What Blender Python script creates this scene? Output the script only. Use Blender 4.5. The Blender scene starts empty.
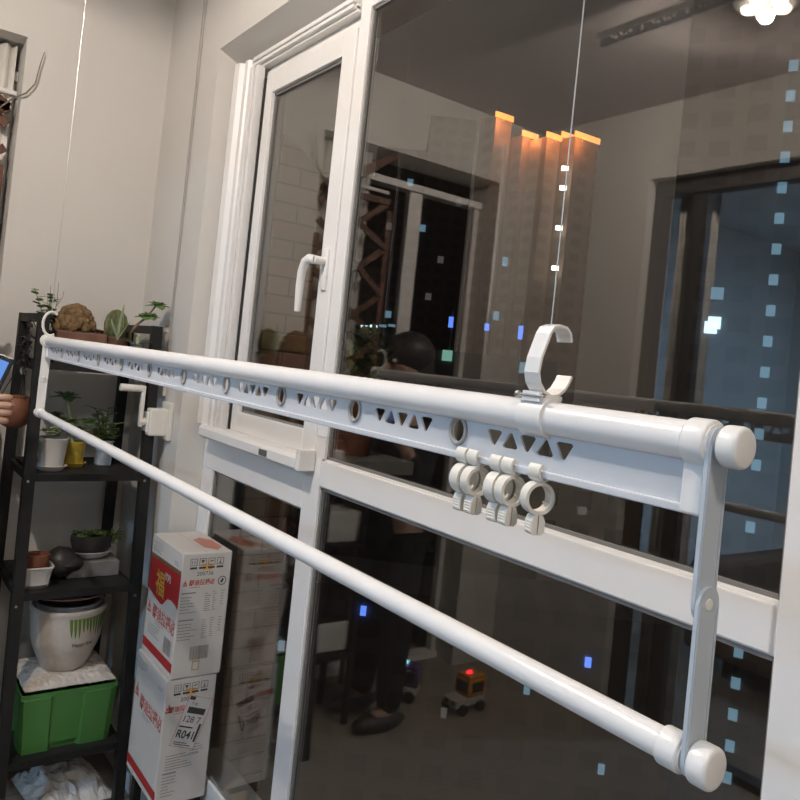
import bpy, bmesh, math, random
from mathutils import Vector, Matrix, Euler
random.seed(7)
S = bpy.context.scene
COL = S.collection
H = 1.5                      # eye height: every z below is written relative to the eye, then lifted by H
PI = math.pi

# ------------------------------------------------------------------ camera
cam_d = bpy.data.cameras.new('camera'); cam = bpy.data.objects.new('camera', cam_d); COL.objects.link(cam)
yaw, pitch, roll = .6312, .0179, .102
fw = Vector((-math.cos(yaw)*math.cos(pitch), math.sin(yaw)*math.cos(pitch), math.sin(pitch)))
rt = fw.cross(Vector((0, 0, 1))).normalized(); up = rt.cross(fw)
r2 = rt*math.cos(roll) + up*math.sin(roll); u2 = up*math.cos(roll) - rt*math.sin(roll)
M = Matrix((r2, u2, -fw)).transposed().to_4x4(); M.translation = Vector((0, 0, H))
cam.matrix_world = M
cam_d.sensor_fit = 'HORIZONTAL'; cam_d.sensor_width = 36; cam_d.lens = 36*761.7/800
cam_d.shift_y = -(400-352.35)/800
cam_d.clip_start = .02; cam_d.clip_end = 2000
S.camera = cam

# ------------------------------------------------------------------ world, exposure, lights
S.view_settings.view_transform = 'Standard'; S.view_settings.look = 'None'
S.view_settings.gamma = 1; S.view_settings.use_curve_mapping = False
S.view_settings.exposure = 0.2
W = bpy.data.worlds.new('night_sky'); S.world = W; W.use_nodes = True
wn = W.node_tree.nodes; wl = W.node_tree.links
bg = wn['Background']; tc = wn.new('ShaderNodeTexCoord'); sx = wn.new('ShaderNodeSeparateXYZ'); cr = wn.new('ShaderNodeValToRGB')
wl.new(tc.outputs['Generated'], sx.inputs[0]); wl.new(sx.outputs['Z'], cr.inputs[0]); wl.new(cr.outputs[0], bg.inputs[0])
cr.color_ramp.elements[0].position = 0; cr.color_ramp.elements[0].color = (.038, .030, .025, 1)
cr.color_ramp.elements[1].position = .6; cr.color_ramp.elements[1].color = (.042, .037, .034, 1)
bg.inputs[1].default_value = 1.0

def light(name, kind, loc, power, color, **k):
    d = bpy.data.lights.new(name, kind); d.energy = power; d.color = color
    o = bpy.data.objects.new(name, d); COL.objects.link(o); o.location = (loc[0], loc[1], loc[2]+H)
    for a, v in k.items():
        if a == 'rot': o.rotation_euler = v
        else: setattr(d, a, v)
    return o
LAMP = (-1.22, -.12, 1.27)
light('living_room_light', 'AREA', (-.8, -3.3, 1.25), 84, (.42, .68, 1.0), shape='DISK', size=.5)
light('balcony_near_fill_light', 'AREA', (.55, -.12, 1.25), 13, (1, .90, .81), shape='DISK', size=.25)  # added fill over the near end of the balcony, its source unseen

# ------------------------------------------------------------------ materials
def mat(name, col, rough=.5, metal=0, spec=.5, noise=0, nscale=20, bump=0, bscale=80, emit=None, estr=0, coat=0):
    m = bpy.data.materials.new(name); m.use_nodes = True; nt = m.node_tree; b = nt.nodes['Principled BSDF']
    c = (*col, 1)
    b.inputs['Base Color'].default_value = c; b.inputs['Roughness'].default_value = rough
    b.inputs['Metallic'].default_value = metal; b.inputs['Specular IOR Level'].default_value = spec
    b.inputs['Coat Weight'].default_value = coat
    tcn = nt.nodes.new('ShaderNodeTexCoord')
    if noise:
        n = nt.nodes.new('ShaderNodeTexNoise'); n.inputs['Scale'].default_value = nscale; n.inputs['Detail'].default_value = 4
        nt.links.new(tcn.outputs['Object'], n.inputs['Vector'])
        r = nt.nodes.new('ShaderNodeValToRGB'); r.color_ramp.elements[0].position = .3; r.color_ramp.elements[1].position = .7
        r.color_ramp.elements[0].color = (*[max(0, v*(1-noise)) for v in col], 1)
        r.color_ramp.elements[1].color = (*[min(1, v*(1+noise)) for v in col], 1)
        nt.links.new(n.outputs['Fac'], r.inputs[0]); nt.links.new(r.outputs[0], b.inputs['Base Color'])
    if bump:
        n2 = nt.nodes.new('ShaderNodeTexNoise'); n2.inputs['Scale'].default_value = bscale
        nt.links.new(tcn.outputs['Object'], n2.inputs['Vector'])
        bp = nt.nodes.new('ShaderNodeBump'); bp.inputs['Strength'].default_value = bump; bp.inputs['Distance'].default_value = .002
        nt.links.new(n2.outputs['Fac'], bp.inputs['Height']); nt.links.new(bp.outputs[0], b.inputs['Normal'])
    if emit:
        b.inputs['Emission Color'].default_value = (*emit, 1); b.inputs['Emission Strength'].default_value = estr
    return m

WALL = mat('wall_paint', (.65, .625, .585), .85, spec=.2, bump=.15, bscale=60, noise=.02, nscale=3)
CEIL = mat('ceiling_paint', (.50, .45, .43), .9, spec=.2, bump=.1)
LIVW = mat('living_room_paint', (.78, .78, .78), .9, spec=.2)
FRAME = mat('white_window_frame', (.82, .80, .775), .38, noise=.015, nscale=8)
SEAL = mat('grey_glazing_seal', (.22, .21, .20), .6)
GAP = mat('plain_matt_black', (.02, .02, .02), .7)  # plain black for the gap strips, toy windows and grilles
PLASW = mat('white_plastic', (.80, .78, .75), .3, noise=.01, nscale=10)
POLE = mat('white_lacquered_aluminium', (.80, .78, .76), .25, noise=.01, nscale=6)
PLATE = mat('white_perforated_plastic', (.60, .61, .63), .38, noise=.01, nscale=6)
ARM = mat('cool_lit_white_plastic', (.50, .55, .60), .35, noise=.015, nscale=20)  # cool living-room light on the near arms is put into this bluish grey
CREAM = mat('cream_plastic', (.74, .71, .64), .4, noise=.02, nscale=40)
RIM = mat('grey_hole_rim', (.34, .33, .31), .5)
STEEL = mat('steel', (.6, .6, .6), .3, metal=1)
WIRE = mat('cable_steel', (.55, .52, .48), .4, metal=.6)
BLACKM = mat('black_painted_steel', (.013, .0125, .012), .55, spec=.3, noise=.2, nscale=30)
SHELFB = mat('dark_shelf_board', (.02, .019, .018), .6, spec=.3, noise=.3, nscale=12, bump=.2)
TERRA = mat('terracotta', (.17, .06, .03), .7, noise=.15, nscale=25, bump=.3)  # kept darker: the shade on the hanging pot is put into the colour
BROWNPOT = mat('brown_wooden_planter', (.16, .075, .045), .65, noise=.3, nscale=15, bump=.4)
CERW = mat('white_glazed_ceramic', (.66, .64, .61), .25, noise=.02)
CERP = mat('cream_speckled_ceramic', (.56, .50, .44), .35, noise=.06, nscale=60)
YEL = mat('yellow_glazed_ceramic', (.55, .40, .06), .3, noise=.35, nscale=28)
BLUEG = mat('blue_and_white_ceramic', (.30, .36, .44), .3, noise=.5, nscale=30)
DPOT = mat('dark_clay_pot', (.03, .026, .025), .45, noise=.2)
SOIL = mat('dark_soil', (.035, .025, .018), .95, noise=.4, nscale=60, bump=.8)
STONE = mat('grey_stone_block', (.20, .19, .18), .85, noise=.25, nscale=18, bump=.6)
LEAF = mat('green_leaf', (.16, .25, .08), .5, noise=.3, nscale=25)
LEAFP = mat('pale_green_leaf', (.30, .36, .22), .5, noise=.25, nscale=30)
LEAFD = mat('dark_green_leaf', (.10, .16, .06), .45, noise=.3, nscale=25)
LEAFR = mat('reddish_brown_leaf', (.13, .06, .045), .55, noise=.4, nscale=30)
CORAL = mat('brown_coral_cactus_skin', (.16, .095, .04), .85, noise=.35, nscale=60, bump=.9, bscale=120)
BARREL = mat('green_cactus_skin', (.12, .13, .05), .7, noise=.4, nscale=50, bump=.6)
STEM = mat('woody_stem', (.20, .15, .08), .8, noise=.2)
TWIG = mat('dry_twig', (.22, .18, .14), .8, noise=.2)
STRAW = mat('dried_flower_straw', (.42, .35, .22), .9, noise=.3, nscale=50, bump=.8)
GREENP = mat('green_plastic', (.06, .19, .045), .35, noise=.08, nscale=6)
PAPER = mat('crumpled_newspaper', (.55, .50, .44), .9, noise=.12, nscale=20, bump=.7, bscale=30)
PINK = mat('pink_enamel', (.48, .28, .27), .3)
CLOTHP = mat('grey_plastic_wrap', (.22, .21, .21), .35, noise=.3, nscale=30, bump=.6)
CARD = mat('white_printed_carton', (.60, .57, .53), .75, noise=.03, nscale=12, bump=.15)
CARDT = mat('carton_tape', (.52, .42, .32), .35)
RED = mat('red_print', (.42, .02, .02), .6)
REDF = mat('faded_red_print', (.50, .12, .10), .7)
GOLD = mat('gold_print', (.62, .34, .05), .5)
OLIVE = mat('olive_brown_print', (.16, .11, .06), .6)
INK = mat('black_print', (.05, .045, .045), .7)
INKG = mat('grey_print', (.22, .20, .19), .7)
ORNG = mat('orange_stain', (.66, .40, .14), .7, noise=.2)
LABEL = mat('white_label_paper', (.58, .56, .55), .6)
WOOD = mat('brown_lattice_wood', (.11, .045, .022), .6, noise=.3, nscale=20, bump=.3)
CURT = mat('white_curtain_cloth', (.70, .67, .62), .9)
CURTG = mat('pale_living_room_curtain', (.55, .52, .48), .9)
DARKF = mat('dark_door_frame', (.05, .045, .042), .5)
TILE = mat('beige_floor_tile', (.42, .36, .29), .3, noise=.06, nscale=4)
SKIN = mat('skin', (.50, .30, .21), .55, noise=.05, nscale=30)
HAIR = mat('black_hair', (.015, .012, .011), .5)
DCLOTH = mat('dark_knit_clothing', (.012, .012, .014), .9, noise=.2, nscale=80, bump=.4)
PHONE = mat('black_phone_case', (.02, .02, .022), .3)
SCREEN = mat('lit_phone_screen', (.02, .03, .05), .2, emit=(.14, .33, .85), estr=.7)
LENS = mat('lit_lamp_lens', (.8, .8, .8), .4, emit=(1, .86, .70), estr=14)
TOYO = mat('orange_toy_plastic', (.62, .26, .03), .4)
TOYB = mat('violet_toy_plastic', (.12, .08, .2), .4)
TOYW = mat('white_toy_plastic', (.6, .55, .5), .4)
TYRE = mat('black_toy_tyre', (.02, .02, .02), .7)
LEDR = mat('red_led', (.3, 0, 0), .4, emit=(1, .03, .04), estr=6)
LEDB = mat('cyan_led', (0, .2, .3), .4, emit=(.3, .9, 1), estr=8)
SOFA = mat('brown_sofa_cloth', (.20, .13, .09), .9, noise=.2)
CUSH = mat('beige_cushion_cloth', (.42, .34, .27), .9, noise=.2, nscale=10)
CONC = mat('outside_concrete', (.22, .20, .18), .9, noise=.1)

def wingtile():
    m = mat('outside_wall_tile', (.35, .26, .19), .6); nt = m.node_tree; b = nt.nodes['Principled BSDF']
    t = nt.nodes.new('ShaderNodeTexCoord'); mp = nt.nodes.new('ShaderNodeMapping'); mp.inputs['Rotation'].default_value = (0, PI/2, 0)
    br = nt.nodes.new('ShaderNodeTexBrick'); br.inputs['Color1'].default_value = (.44, .27, .17, 1); br.inputs['Color2'].default_value = (.48, .30, .19, 1)
    br.inputs['Mortar'].default_value = (.24, .17, .12, 1); br.inputs['Scale'].default_value = 1; br.inputs['Mortar Size'].default_value = .004
    br.inputs['Brick Width'].default_value = .2; br.inputs['Row Height'].default_value = .07
    cx = nt.nodes.new('ShaderNodeSeparateXYZ'); cb = nt.nodes.new('ShaderNodeCombineXYZ')
    nt.links.new(t.outputs['Object'], cx.inputs[0]); nt.links.new(cx.outputs['Y'], cb.inputs['X']); nt.links.new(cx.outputs['Z'], cb.inputs['Y'])
    nt.links.new(cb.outputs[0], br.inputs['Vector']); nt.links.new(br.outputs[0], b.inputs['Base Color'])
    return m
WTILE = wingtile()

def floor_tiles():
    nt = TILE.node_tree; b = nt.nodes['Principled BSDF']
    br = nt.nodes.new('ShaderNodeTexBrick'); br.offset = 0
    t = nt.nodes.new('ShaderNodeTexCoord')
    br.inputs['Color1'].default_value = (.30, .25, .20, 1); br.inputs['Color2'].default_value = (.32, .27, .22, 1); br.inputs['Mortar'].default_value = (.2, .17, .14, 1)
    br.inputs['Scale'].default_value = 1; br.inputs['Mortar Size'].default_value = .004; br.inputs['Brick Width'].default_value = .6; br.inputs['Row Height'].default_value = .6
    nt.links.new(t.outputs['Object'], br.inputs['Vector']); nt.links.new(br.outputs[0], b.inputs['Base Color'])
floor_tiles()

def glass_mat():
    # a sealed double-glazed unit: each of the pane's two faces carries half the unit's reflectance
    m = bpy.data.materials.new('double_glazing'); m.use_nodes = True; nt = m.node_tree; nt.nodes.clear()
    out = nt.nodes.new('ShaderNodeOutputMaterial'); mix = nt.nodes.new('ShaderNodeMixShader')
    tr = nt.nodes.new('ShaderNodeBsdfTransparent'); gl = nt.nodes.new('ShaderNodeBsdfGlossy')
    tr.inputs[0].default_value = (.93, .94, .93, 1); gl.inputs['Roughness'].default_value = 0.0; gl.inputs[0].default_value = (1, .98, .96, 1)
    lw = nt.nodes.new('ShaderNodeLayerWeight'); lw.inputs['Blend'].default_value = .5
    pw = nt.nodes.new('ShaderNodeMath'); pw.operation = 'POWER'; pw.inputs[1].default_value = 2.6
    ma = nt.nodes.new('ShaderNodeMath'); ma.operation = 'MULTIPLY_ADD'; ma.inputs[1].default_value = .78; ma.inputs[2].default_value = .155
    sb = nt.nodes.new('ShaderNodeMath'); sb.operation = 'SUBTRACT'; sb.inputs[0].default_value = 2
    dv = nt.nodes.new('ShaderNodeMath'); dv.operation = 'DIVIDE'
    nt.links.new(lw.outputs['Facing'], pw.inputs[0]); nt.links.new(pw.outputs[0], ma.inputs[0]); nt.links.new(ma.outputs[0], sb.inputs[1])
    nt.links.new(ma.outputs[0], dv.inputs[0]); nt.links.new(sb.outputs[0], dv.inputs[1]); nt.links.new(dv.outputs[0], mix.inputs[0])
    nt.links.new(tr.outputs[0], mix.inputs[1]); nt.links.new(gl.outputs[0], mix.inputs[2]); nt.links.new(mix.outputs[0], out.inputs[0])
    return m
GLASS = glass_mat()

def tower_mat(name, wall, win, bw, rh):
    m = mat(name, wall, .9); nt = m.node_tree; b = nt.nodes['Principled BSDF']
    t = nt.nodes.new('ShaderNodeTexCoord'); s = nt.nodes.new('ShaderNodeSeparateXYZ'); c = nt.nodes.new('ShaderNodeCombineXYZ')
    br = nt.nodes.new('ShaderNodeTexBrick'); br.offset = 0; br.inputs['Scale'].default_value = 1
    br.inputs['Color1'].default_value = (*win, 1); br.inputs['Color2'].default_value = (*win, 1); br.inputs['Mortar'].default_value = (*wall, 1)
    br.inputs['Brick Width'].default_value = bw; br.inputs['Row Height'].default_value = rh; br.inputs['Mortar Size'].default_value = rh*.24
    nt.links.new(t.outputs['Object'], s.inputs[0]); nt.links.new(s.outputs['X'], c.inputs['X']); nt.links.new(s.outputs['Z'], c.inputs['Y'])
    nt.links.new(c.outputs[0], br.inputs['Vector']); nt.links.new(br.outputs[0], b.inputs['Base Color'])
    return m

# ------------------------------------------------------------------ mesh helpers
class MB:
    def __init__(s): s.bm = bmesh.new()
    def box(s, a, b, bev=0):
        a = Vector(a); b = Vector(b); c = (a+b)/2; d = b-a
        t = bmesh.new(); bmesh.ops.create_cube(t, size=1)
        for v in t.verts: v.co = Vector((v.co.x*abs(d.x)+c.x, v.co.y*abs(d.y)+c.y, v.co.z*abs(d.z)+c.z))
        if bev: bmesh.ops.bevel(t, geom=t.edges[:], offset=bev, segments=2, profile=.5, affect='EDGES')
        return s.merge(t)
    def merge(s, t, mtx=None):
        if mtx: t.transform(mtx)
        me = bpy.data.meshes.new('t'); t.to_mesh(me); t.free(); s.bm.from_mesh(me); bpy.data.meshes.remove(me); return s
    def tube(s, pts, r, n=10, cap=True, closed=False, sec=None):
        """sweep: r a number or list; sec = list of (a,b) section points overriding the circle"""
        pts = [Vector(p) for p in pts]; N = len(pts); rs = r if isinstance(r, (list, tuple)) else [r]*N
        bm = s.bm; rings = []; prev = None
        for i, p in enumerate(pts):
            if closed: d = (pts[(i+1) % N]-pts[i-1])
            else: d = pts[min(i+1, N-1)]-pts[max(i-1, 0)]
            d.normalize()
            if prev is None:
                q = Vector((0, 0, 1)) if abs(d.z) < .9 else Vector((1, 0, 0))
                a = d.cross(q).normalized()
            else:
                a = (prev - d*prev.dot(d)).normalized()
            prev = a; b = d.cross(a)
            if sec: ring = [bm.verts.new(p+a*x*rs[i]+b*y*rs[i]) for x, y in sec]
            else: ring = [bm.verts.new(p+(a*math.cos(2*PI*k/n)+b*math.sin(2*PI*k/n))*rs[i]) for k in range(n)]
            rings.append(ring)
        m = len(rings[0])
        for i in range(N if closed else N-1):
            A, B = rings[i], rings[(i+1) % N]
            for k in range(m): bm.faces.new((A[k], A[(k+1) % m], B[(k+1) % m], B[k]))
        if cap and not closed:
            bm.faces.new(rings[0][::-1]); bm.faces.new(rings[-1])
        return s
    def cyl(s, a, b, r, n=24, bev=0, r2=None):
        a = Vector(a); b = Vector(b); L = (b-a).length; t = bmesh.new()
        bmesh.ops.create_cone(t, cap_ends=True, segments=n, radius1=r, radius2=r if r2 is None else r2, depth=L)
        if bev:
            es = [e for e in t.edges if any(len(f.verts) > 4 for f in e.link_faces)]
            bmesh.ops.bevel(t, geom=es, offset=bev, segments=3, profile=.5, affect='EDGES')
        q = Vector((0, 0, 1)).rotation_difference((b-a).normalized()).to_matrix().to_4x4()
        return s.merge(t, Matrix.Translation((a+b)/2) @ q)
    def lathe(s, prof, c, n=32, sx=1, sy=1, sq=0):
        c = Vector(c); rings = []; bm = s.bm
        for r, z in prof:
            ring = []
            for k in range(n):
                a = 2*PI*k/n; ca, sa = math.cos(a), math.sin(a)
                f = 1.0
                if sq: f = 1/((abs(ca)**sq+abs(sa)**sq)**(1/sq))
                ring.append(bm.verts.new(c+Vector((r*f*ca*sx, r*f*sa*sy, z))))
            rings.append(ring)
        for A, B in zip(rings, rings[1:]):
            for k in range(n): bm.faces.new((A[k], A[(k+1) % n], B[(k+1) % n], B[k]))
        bm.faces.new(rings[0][::-1]); bm.faces.new(rings[-1]); return s
    def ell(s, c, r, rot=(0, 0, 0), u=12, v=8, jit=0):
        t = bmesh.new(); bmesh.ops.create_uvsphere(t, u_segments=u, v_segments=v, radius=1)
        for w in t.verts:
            k = 1+random.uniform(-jit, jit); w.co = Vector((w.co.x*r[0], w.co.y*r[1], w.co.z*r[2]))*k
        return s.merge(t, Matrix.Translation(c) @ Euler(rot).to_matrix().to_4x4())
    def leaf(s, base, d, L, w, th=.003, bend=.3, n=5):
        """a thick pointed leaf from base along d"""
        base = Vector(base); d = Vector(d).normalized(); z = Vector((0, 0, 1))
        side = d.cross(z); side = side.normalized() if side.length > .05 else Vector((1, 0, 0)); nn = side.cross(d).normalized()
        bm = s.bm; rings = []
        for i in range(n):
            t = i/(n-1); ww = w*math.sin(PI*(.12+.84*t))*.5+.0004; h = th*(1-t*.7)*.5
            p = base+d*L*t - z*bend*L*t*t*.5
            rings.append([bm.verts.new(p-side*ww), bm.verts.new(p-nn*h), bm.verts.new(p+side*ww), bm.verts.new(p+nn*h)])
        for A, B in zip(rings, rings[1:]):
            for k in range(4): bm.faces.new((A[k], A[(k+1) % 4], B[(k+1) % 4], B[k]))
        bm.faces.new(rings[0][::-1]); bm.faces.new(rings[-1]); return s
    def prism(s, poly, f, t0, t1):
        """poly of (u,v); f(u,v,t)->xyz"""
        bm = s.bm; A = [bm.verts.new(f(u, v, t0)) for u, v in poly]; B = [bm.verts.new(f(u, v, t1)) for u, v in poly]; m = len(poly)
        bm.faces.new(A[::-1]); bm.faces.new(B)
        for k in range(m): bm.faces.new((A[k], A[(k+1) % m], B[(k+1) % m], B[k]))
        return s
    def quad(s, pts): s.bm.faces.new([s.bm.verts.new(p) for p in pts]); return s
    def build(s, name, m, parent=None, smooth=False, kind=None, mods=None):
        bm = s.bm; bmesh.ops.recalc_face_normals(bm, faces=bm.faces[:])
        org = Vector((0, 0, H)) if parent is None else Vector(parent['org'])
        off = Vector((0, 0, H))
        for v in bm.verts: v.co = v.co + off
        if parent is not None:
            for v in bm.verts: v.co = v.co - org
            loc = (0, 0, 0)
        else:
            lo = Vector([min(v.co[i] for v in bm.verts) for i in range(3)]); hi = Vector([max(v.co[i] for v in bm.verts) for i in range(3)])
            org = Vector(((lo.x+hi.x)/2, (lo.y+hi.y)/2, lo.z)); loc = org
            for v in bm.verts: v.co = v.co-org
        me = bpy.data.meshes.new(name); bm.to_mesh(me); bm.free()
        me.materials.append(m)
        if smooth:
            for p in me.polygons: p.use_smooth = True
            try: me.set_sharp_from_angle(angle=math.radians(35))
            except Exception: pass
        o = bpy.data.objects.new(name, me); COL.objects.link(o); o.location = loc
        if parent is not None: o.parent = parent
        o['org'] = list(org)
        if kind: o['kind'] = kind
        return o

def thing(name, label, cat, loc, group=None):
    o = bpy.data.objects.new(name, None); COL.objects.link(o); o.empty_display_size = .05
    o.location = (loc[0], loc[1], loc[2]+H); o['org'] = list(o.location)
    o['label'] = label; o['category'] = cat
    if group: o['group'] = group
    return o
def tag(o, label, cat, group=None):
    o['label'] = label; o['category'] = cat
    if group: o['group'] = group
    return o
def struct(name, mb, m, **k): return mb.build(name, m, kind='structure', **k)
def box(a, b, bev=0): return MB().box(a, b, bev)

def from_curve(cu):
    o = bpy.data.objects.new('tmp', cu); COL.objects.link(o)
    dg = bpy.context.evaluated_depsgraph_get(); me = bpy.data.meshes.new_from_object(o.evaluated_get(dg))
    bpy.data.objects.remove(o); return me
def flat(mb, me, f):
    bm = bmesh.new(); bm.from_mesh(me)
    for v in bm.verts: v.co = Vector(f(v.co.x, v.co.y, v.co.z))
    t = bpy.data.meshes.new('t'); bm.to_mesh(t); bm.free(); mb.bm.from_mesh(t); bpy.data.meshes.remove(t); bpy.data.meshes.remove(me)
def text(mb, txt, size, f, u, v, bold=0, ang=0, sx=1):
    cu = bpy.data.curves.new('t', 'FONT'); cu.body = txt; cu.size = size; cu.offset = bold; cu.resolution_u = 3
    me = from_curve(cu); c, s_ = math.cos(ang), math.sin(ang)
    flat(mb, me, lambda x, y, z: f(u+c*x*sx-s_*y, v+s_*x*sx+c*y, 0)); bpy.data.curves.remove(cu)

# ================================================================== SETTING
ZF, ZC = -1.5, 1.32
XW, YW, YG = -2.92, .908, 1.0     # end wall, window wall face, window frame face
XR = 1.5
struct('floor', box((-3.3, -4.6, ZF-.1), (XR+.1, 1.15, ZF)), TILE)
struct('ceiling', box((-3.3, -.95, ZC), (XR+.1, 1.2, ZC+.1)), CEIL)
struct('ceiling_living_room', box((-3.3, -4.6, ZC), (XR+.1, -.95, ZC+.1)), LIVW)
# end wall with an opening y -.63...419, top .996
e = MB().box((XW-.22, .419, ZF), (XW, YW+.02, ZC)).box((XW-.22, -1.06, ZF), (XW, -.63, ZC)).box((XW-.22, -.63, .996), (XW, .419, ZC))
struct('wall_end', e, WALL)
# window wall: pier left of the reveal, sloped-soffit header, panel under the window, pier right
w = MB().box((XW-.22, YW, ZF), (-2.41, YG+.16, ZC)).box((-2.41, YG, -1.40), (-2.412, YG+.16, ZC))
w.prism([(YW, .975), (YG, .935), (YG+.16, .935), (YG+.16, ZC), (YW, ZC)], lambda u, v, t: (t, u, v), -2.41, XR)
w.box((-2.41, YG-.002, ZF), (XR, YG+.16, -1.36)).box((.8, YW, ZF), (XR, YG+.16, .94))
struct('wall_window_side', w, WALL)
# opposite wall with a wide opening to the living room
w = MB().box((XW-.22, -1.05, ZF), (-2.20, -.9, ZC)).box((-2.20, -1.05, .975), (.9, -.9, ZC)).box((.9, -1.05, ZF), (XR, -.9, ZC))
struct('wall_living_room_side', w, WALL)
struct('wall_behind_camera', box((XR, -4.6, ZF), (XR+.1, 1.16, ZC)), WALL)
struct('wall_living_room_far', box((-3.3, -4.6, ZF), (XR, -4.5, ZC)), LIVW)
struct('wall_living_room_end', box((-3.4, -4.5, ZF), (-3.3, -1.05, ZC)), LIVW)
struct('trim_1', box((-2.93, .9, ZF), (-2.42, .908, ZF+.06), .002), FRAME)

# dark frame of the sliding door between balcony and living room
d = thing('door_1', '', '', (-.65, -.98, ZF)); del d['label'], d['category']; d['kind'] = 'structure'
MB().box((-2.20, -1.02, .90), (.9, -.95, .975), .003).box((-2.20, -1.02, ZF), (.9, -.95, ZF+.03)).box((-2.20, -1.02, ZF), (-2.15, -.95, .90), .003).box((.85, -1.02, ZF), (.9, -.95, .90), .003).build('door_frame', DARKF, d)
for x0 in (-2.0, .3):
    MB().box((x0, -1.0, ZF+.03), (x0+.07, -.96, .90), .003).build('door_stile', DARKF, d)

# ---- main window
WN = thing('window_1', '', '', (-1, YG, -1.36)); del WN['label'], WN['category']; WN['kind'] = 'structure'
yb = YG+.021
MB().box((-1.735, YG, -1.29), (-1.655, yb, -.252), .003).box((-1.735, YG+.0, -.252), (-1.643, yb, -.2)).box((-1.69, YG, -.2), (-1.643, yb, .935), .003).build('mullion', FRAME, WN)
MB().box((-.489, YG-.004, -1.36), (-.40, yb, .935), .003).build('mullion', FRAME, WN)
MB().box((-1.655, YG+.006, -.326), (-.487, yb, -.252), .003).box((-1.655, YG+.0, -.322), (-.497, YG+.01, -.258), .002).build('cross_rail', FRAME, WN)
MB().box((-.40, YG+.0, -.326), (.8, yb, -.252), .003).build('cross_rail', FRAME, WN)
MB().box((-2.41, YG, -1.36), (.8, yb, -1.29), .003).build('bottom_rail', FRAME, WN)
MB().box((-2.41, YG, -.395), (-1.735, yb, -.29), .003).build('cross_rail', FRAME, WN)
MB().box((-2.41, YG, -1.29), (-2.325, yb, -.395), .003).build('side_stile', FRAME, WN)
MB().box((-2.41, YG, .90), (-1.69, yb, .935), .003).box((-2.41, YG+.014, .85), (-1.69, yb, .90), .002).box((-1.643, YG, .90), (.8, yb, .935), .003).build('top_rail', FRAME, WN)
MB().box((.74, YG, -1.29), (.8, yb, .90), .003).build('side_stile', FRAME, WN)
yg = 1.014
def pane(x0, x1, z0, z1, par=WN):
    return MB().box((x0, yg, z0), (x1, yg+.004, z1)).build('glass_pane', GLASS, par)
def seal(x0, x1, z0, z1, par=WN):
    t = .006; m = MB()
    for a, b in (((x0, z0), (x1, z0+t)), ((x0, z1-t), (x1, z1)), ((x0, z0), (x0+t, z1)), ((x1-t, z0), (x1, z1))):
        m.box((a[0], yg-.006, a[1]), (b[0], yg+.001, b[1]))
    m.build('glazing_seal', SEAL, par)
for a in ((-1.643, -.489, -.252, .90), (-1.655, -.489, -1.29, -.326), (-2.325, -1.735, -1.29, -.395), (-.40, .74, -.252, .90), (-.40, .74, -1.29, -.326)):
    pane(*a); seal(*a)
# casement sash
sash = MB().box((-2.21, YG-.006, -.25), (-2.165, yb-.001, .86), .003).box((-1.755, YG-.006, -.25), (-1.69, yb-.001, .86), .003)
sash.box((-2.165, YG-.006, .80), (-1.755, yb-.001, .86), .002).box((-2.165, YG-.006, -.25), (-1.755, yb-.001, -.19), .002)
SA = sash.build('casement_sash', FRAME, WN)
MB().box((-2.165, YG+.012, -.19), (-1.755, YG+.016, .80)).build('sash_glass', GLASS, SA)
t = .006; m = MB()
for a, b in (((-2.167, -.192), (-1.753, -.184)), ((-2.167, .792), (-1.753, .802)), ((-2.167, -.192), (-2.159, .802)), ((-1.761, -.192), (-1.753, .802))):
    m.box((a[0], YG+.006, a[1]), (b[0], YG+.0115, b[1]))
m.build('sash_seal', SEAL, SA)
MB().box((-2.232, YG-.002, -.25), (-2.216, YG+.02, .86)).build('sash_gap', GAP, WN)
h = MB().box((-1.735, YG-.014, .175), (-1.708, YG-.005, .285), .004).cyl((-1.7215, YG-.045, .25), (-1.7215, YG-.01, .25), .011, 16)
h.tube([(-1.7215, YG-.042, .25), (-1.735, YG-.05, .252), (-1.752, YG-.052, .245), (-1.765, YG-.052, .22), (-1.772, YG-.05, .18), (-1.775, YG-.048, .115)], [.012, .0125, .012, .0115, .011, .0085], 12)
h.build('window_handle', PLASW, SA, smooth=True)
# retractable insect screen: rolled cassette at left, tracks top and bottom
SC = thing('window_2', '', '', (-2.05, .97, -.29)); del SC['label'], SC['category']; SC['kind'] = 'structure'
c = MB(); prof = [(-2.408, .999), (-2.408, .975), (-2.395, .960), (-2.372, .952), (-2.350, .958), (-2.338, .972), (-2.330, .972), (-2.322, .965), (-2.300, .965), (-2.292, .975), (-2.292, .999)]
c.prism(prof, lambda u, v, t: (u, v, t), -.25, .928); c.build('screen_cassette', FRAME, SC)
MB().box((-2.288, .968, -.25), (-2.262, .999, .90), .002).box((-2.256, .972, -.25), (-2.238, .999, .90), .002).build('screen_pull_bar', FRAME, SC)
MB().box((-2.262, .985, -.25), (-2.256, .999, .90)).build('screen_gap', GAP, SC)
MB().box((-2.29, .975, .905), (-1.69, .999, .915), .002).box((-2.29, .975, .921), (-1.69, .999, .934), .002).box((-2.29, .988, .898), (-1.69, .999, .924)).build('screen_top_track', FRAME, SC)
MB().prism([(.948, -.260), (.948, -.283), (.956, -.290), (.999, -.290), (.999, -.25), (.956, -.25)], lambda u, v, t: (t, u, v), -2.345, -1.70).build('screen_bottom_track', FRAME, SC)
MB().box((-1.70, .95, -.290), (-1.682, .999, -.235), .003).build('track_end_cap', FRAME, SC)
MB().box((-1.90, .9455, -.280), (-1.855, .949, -.264)).build('maker_label', mat('grey_badge', (.12, .11, .10), .4), SC)

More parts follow.
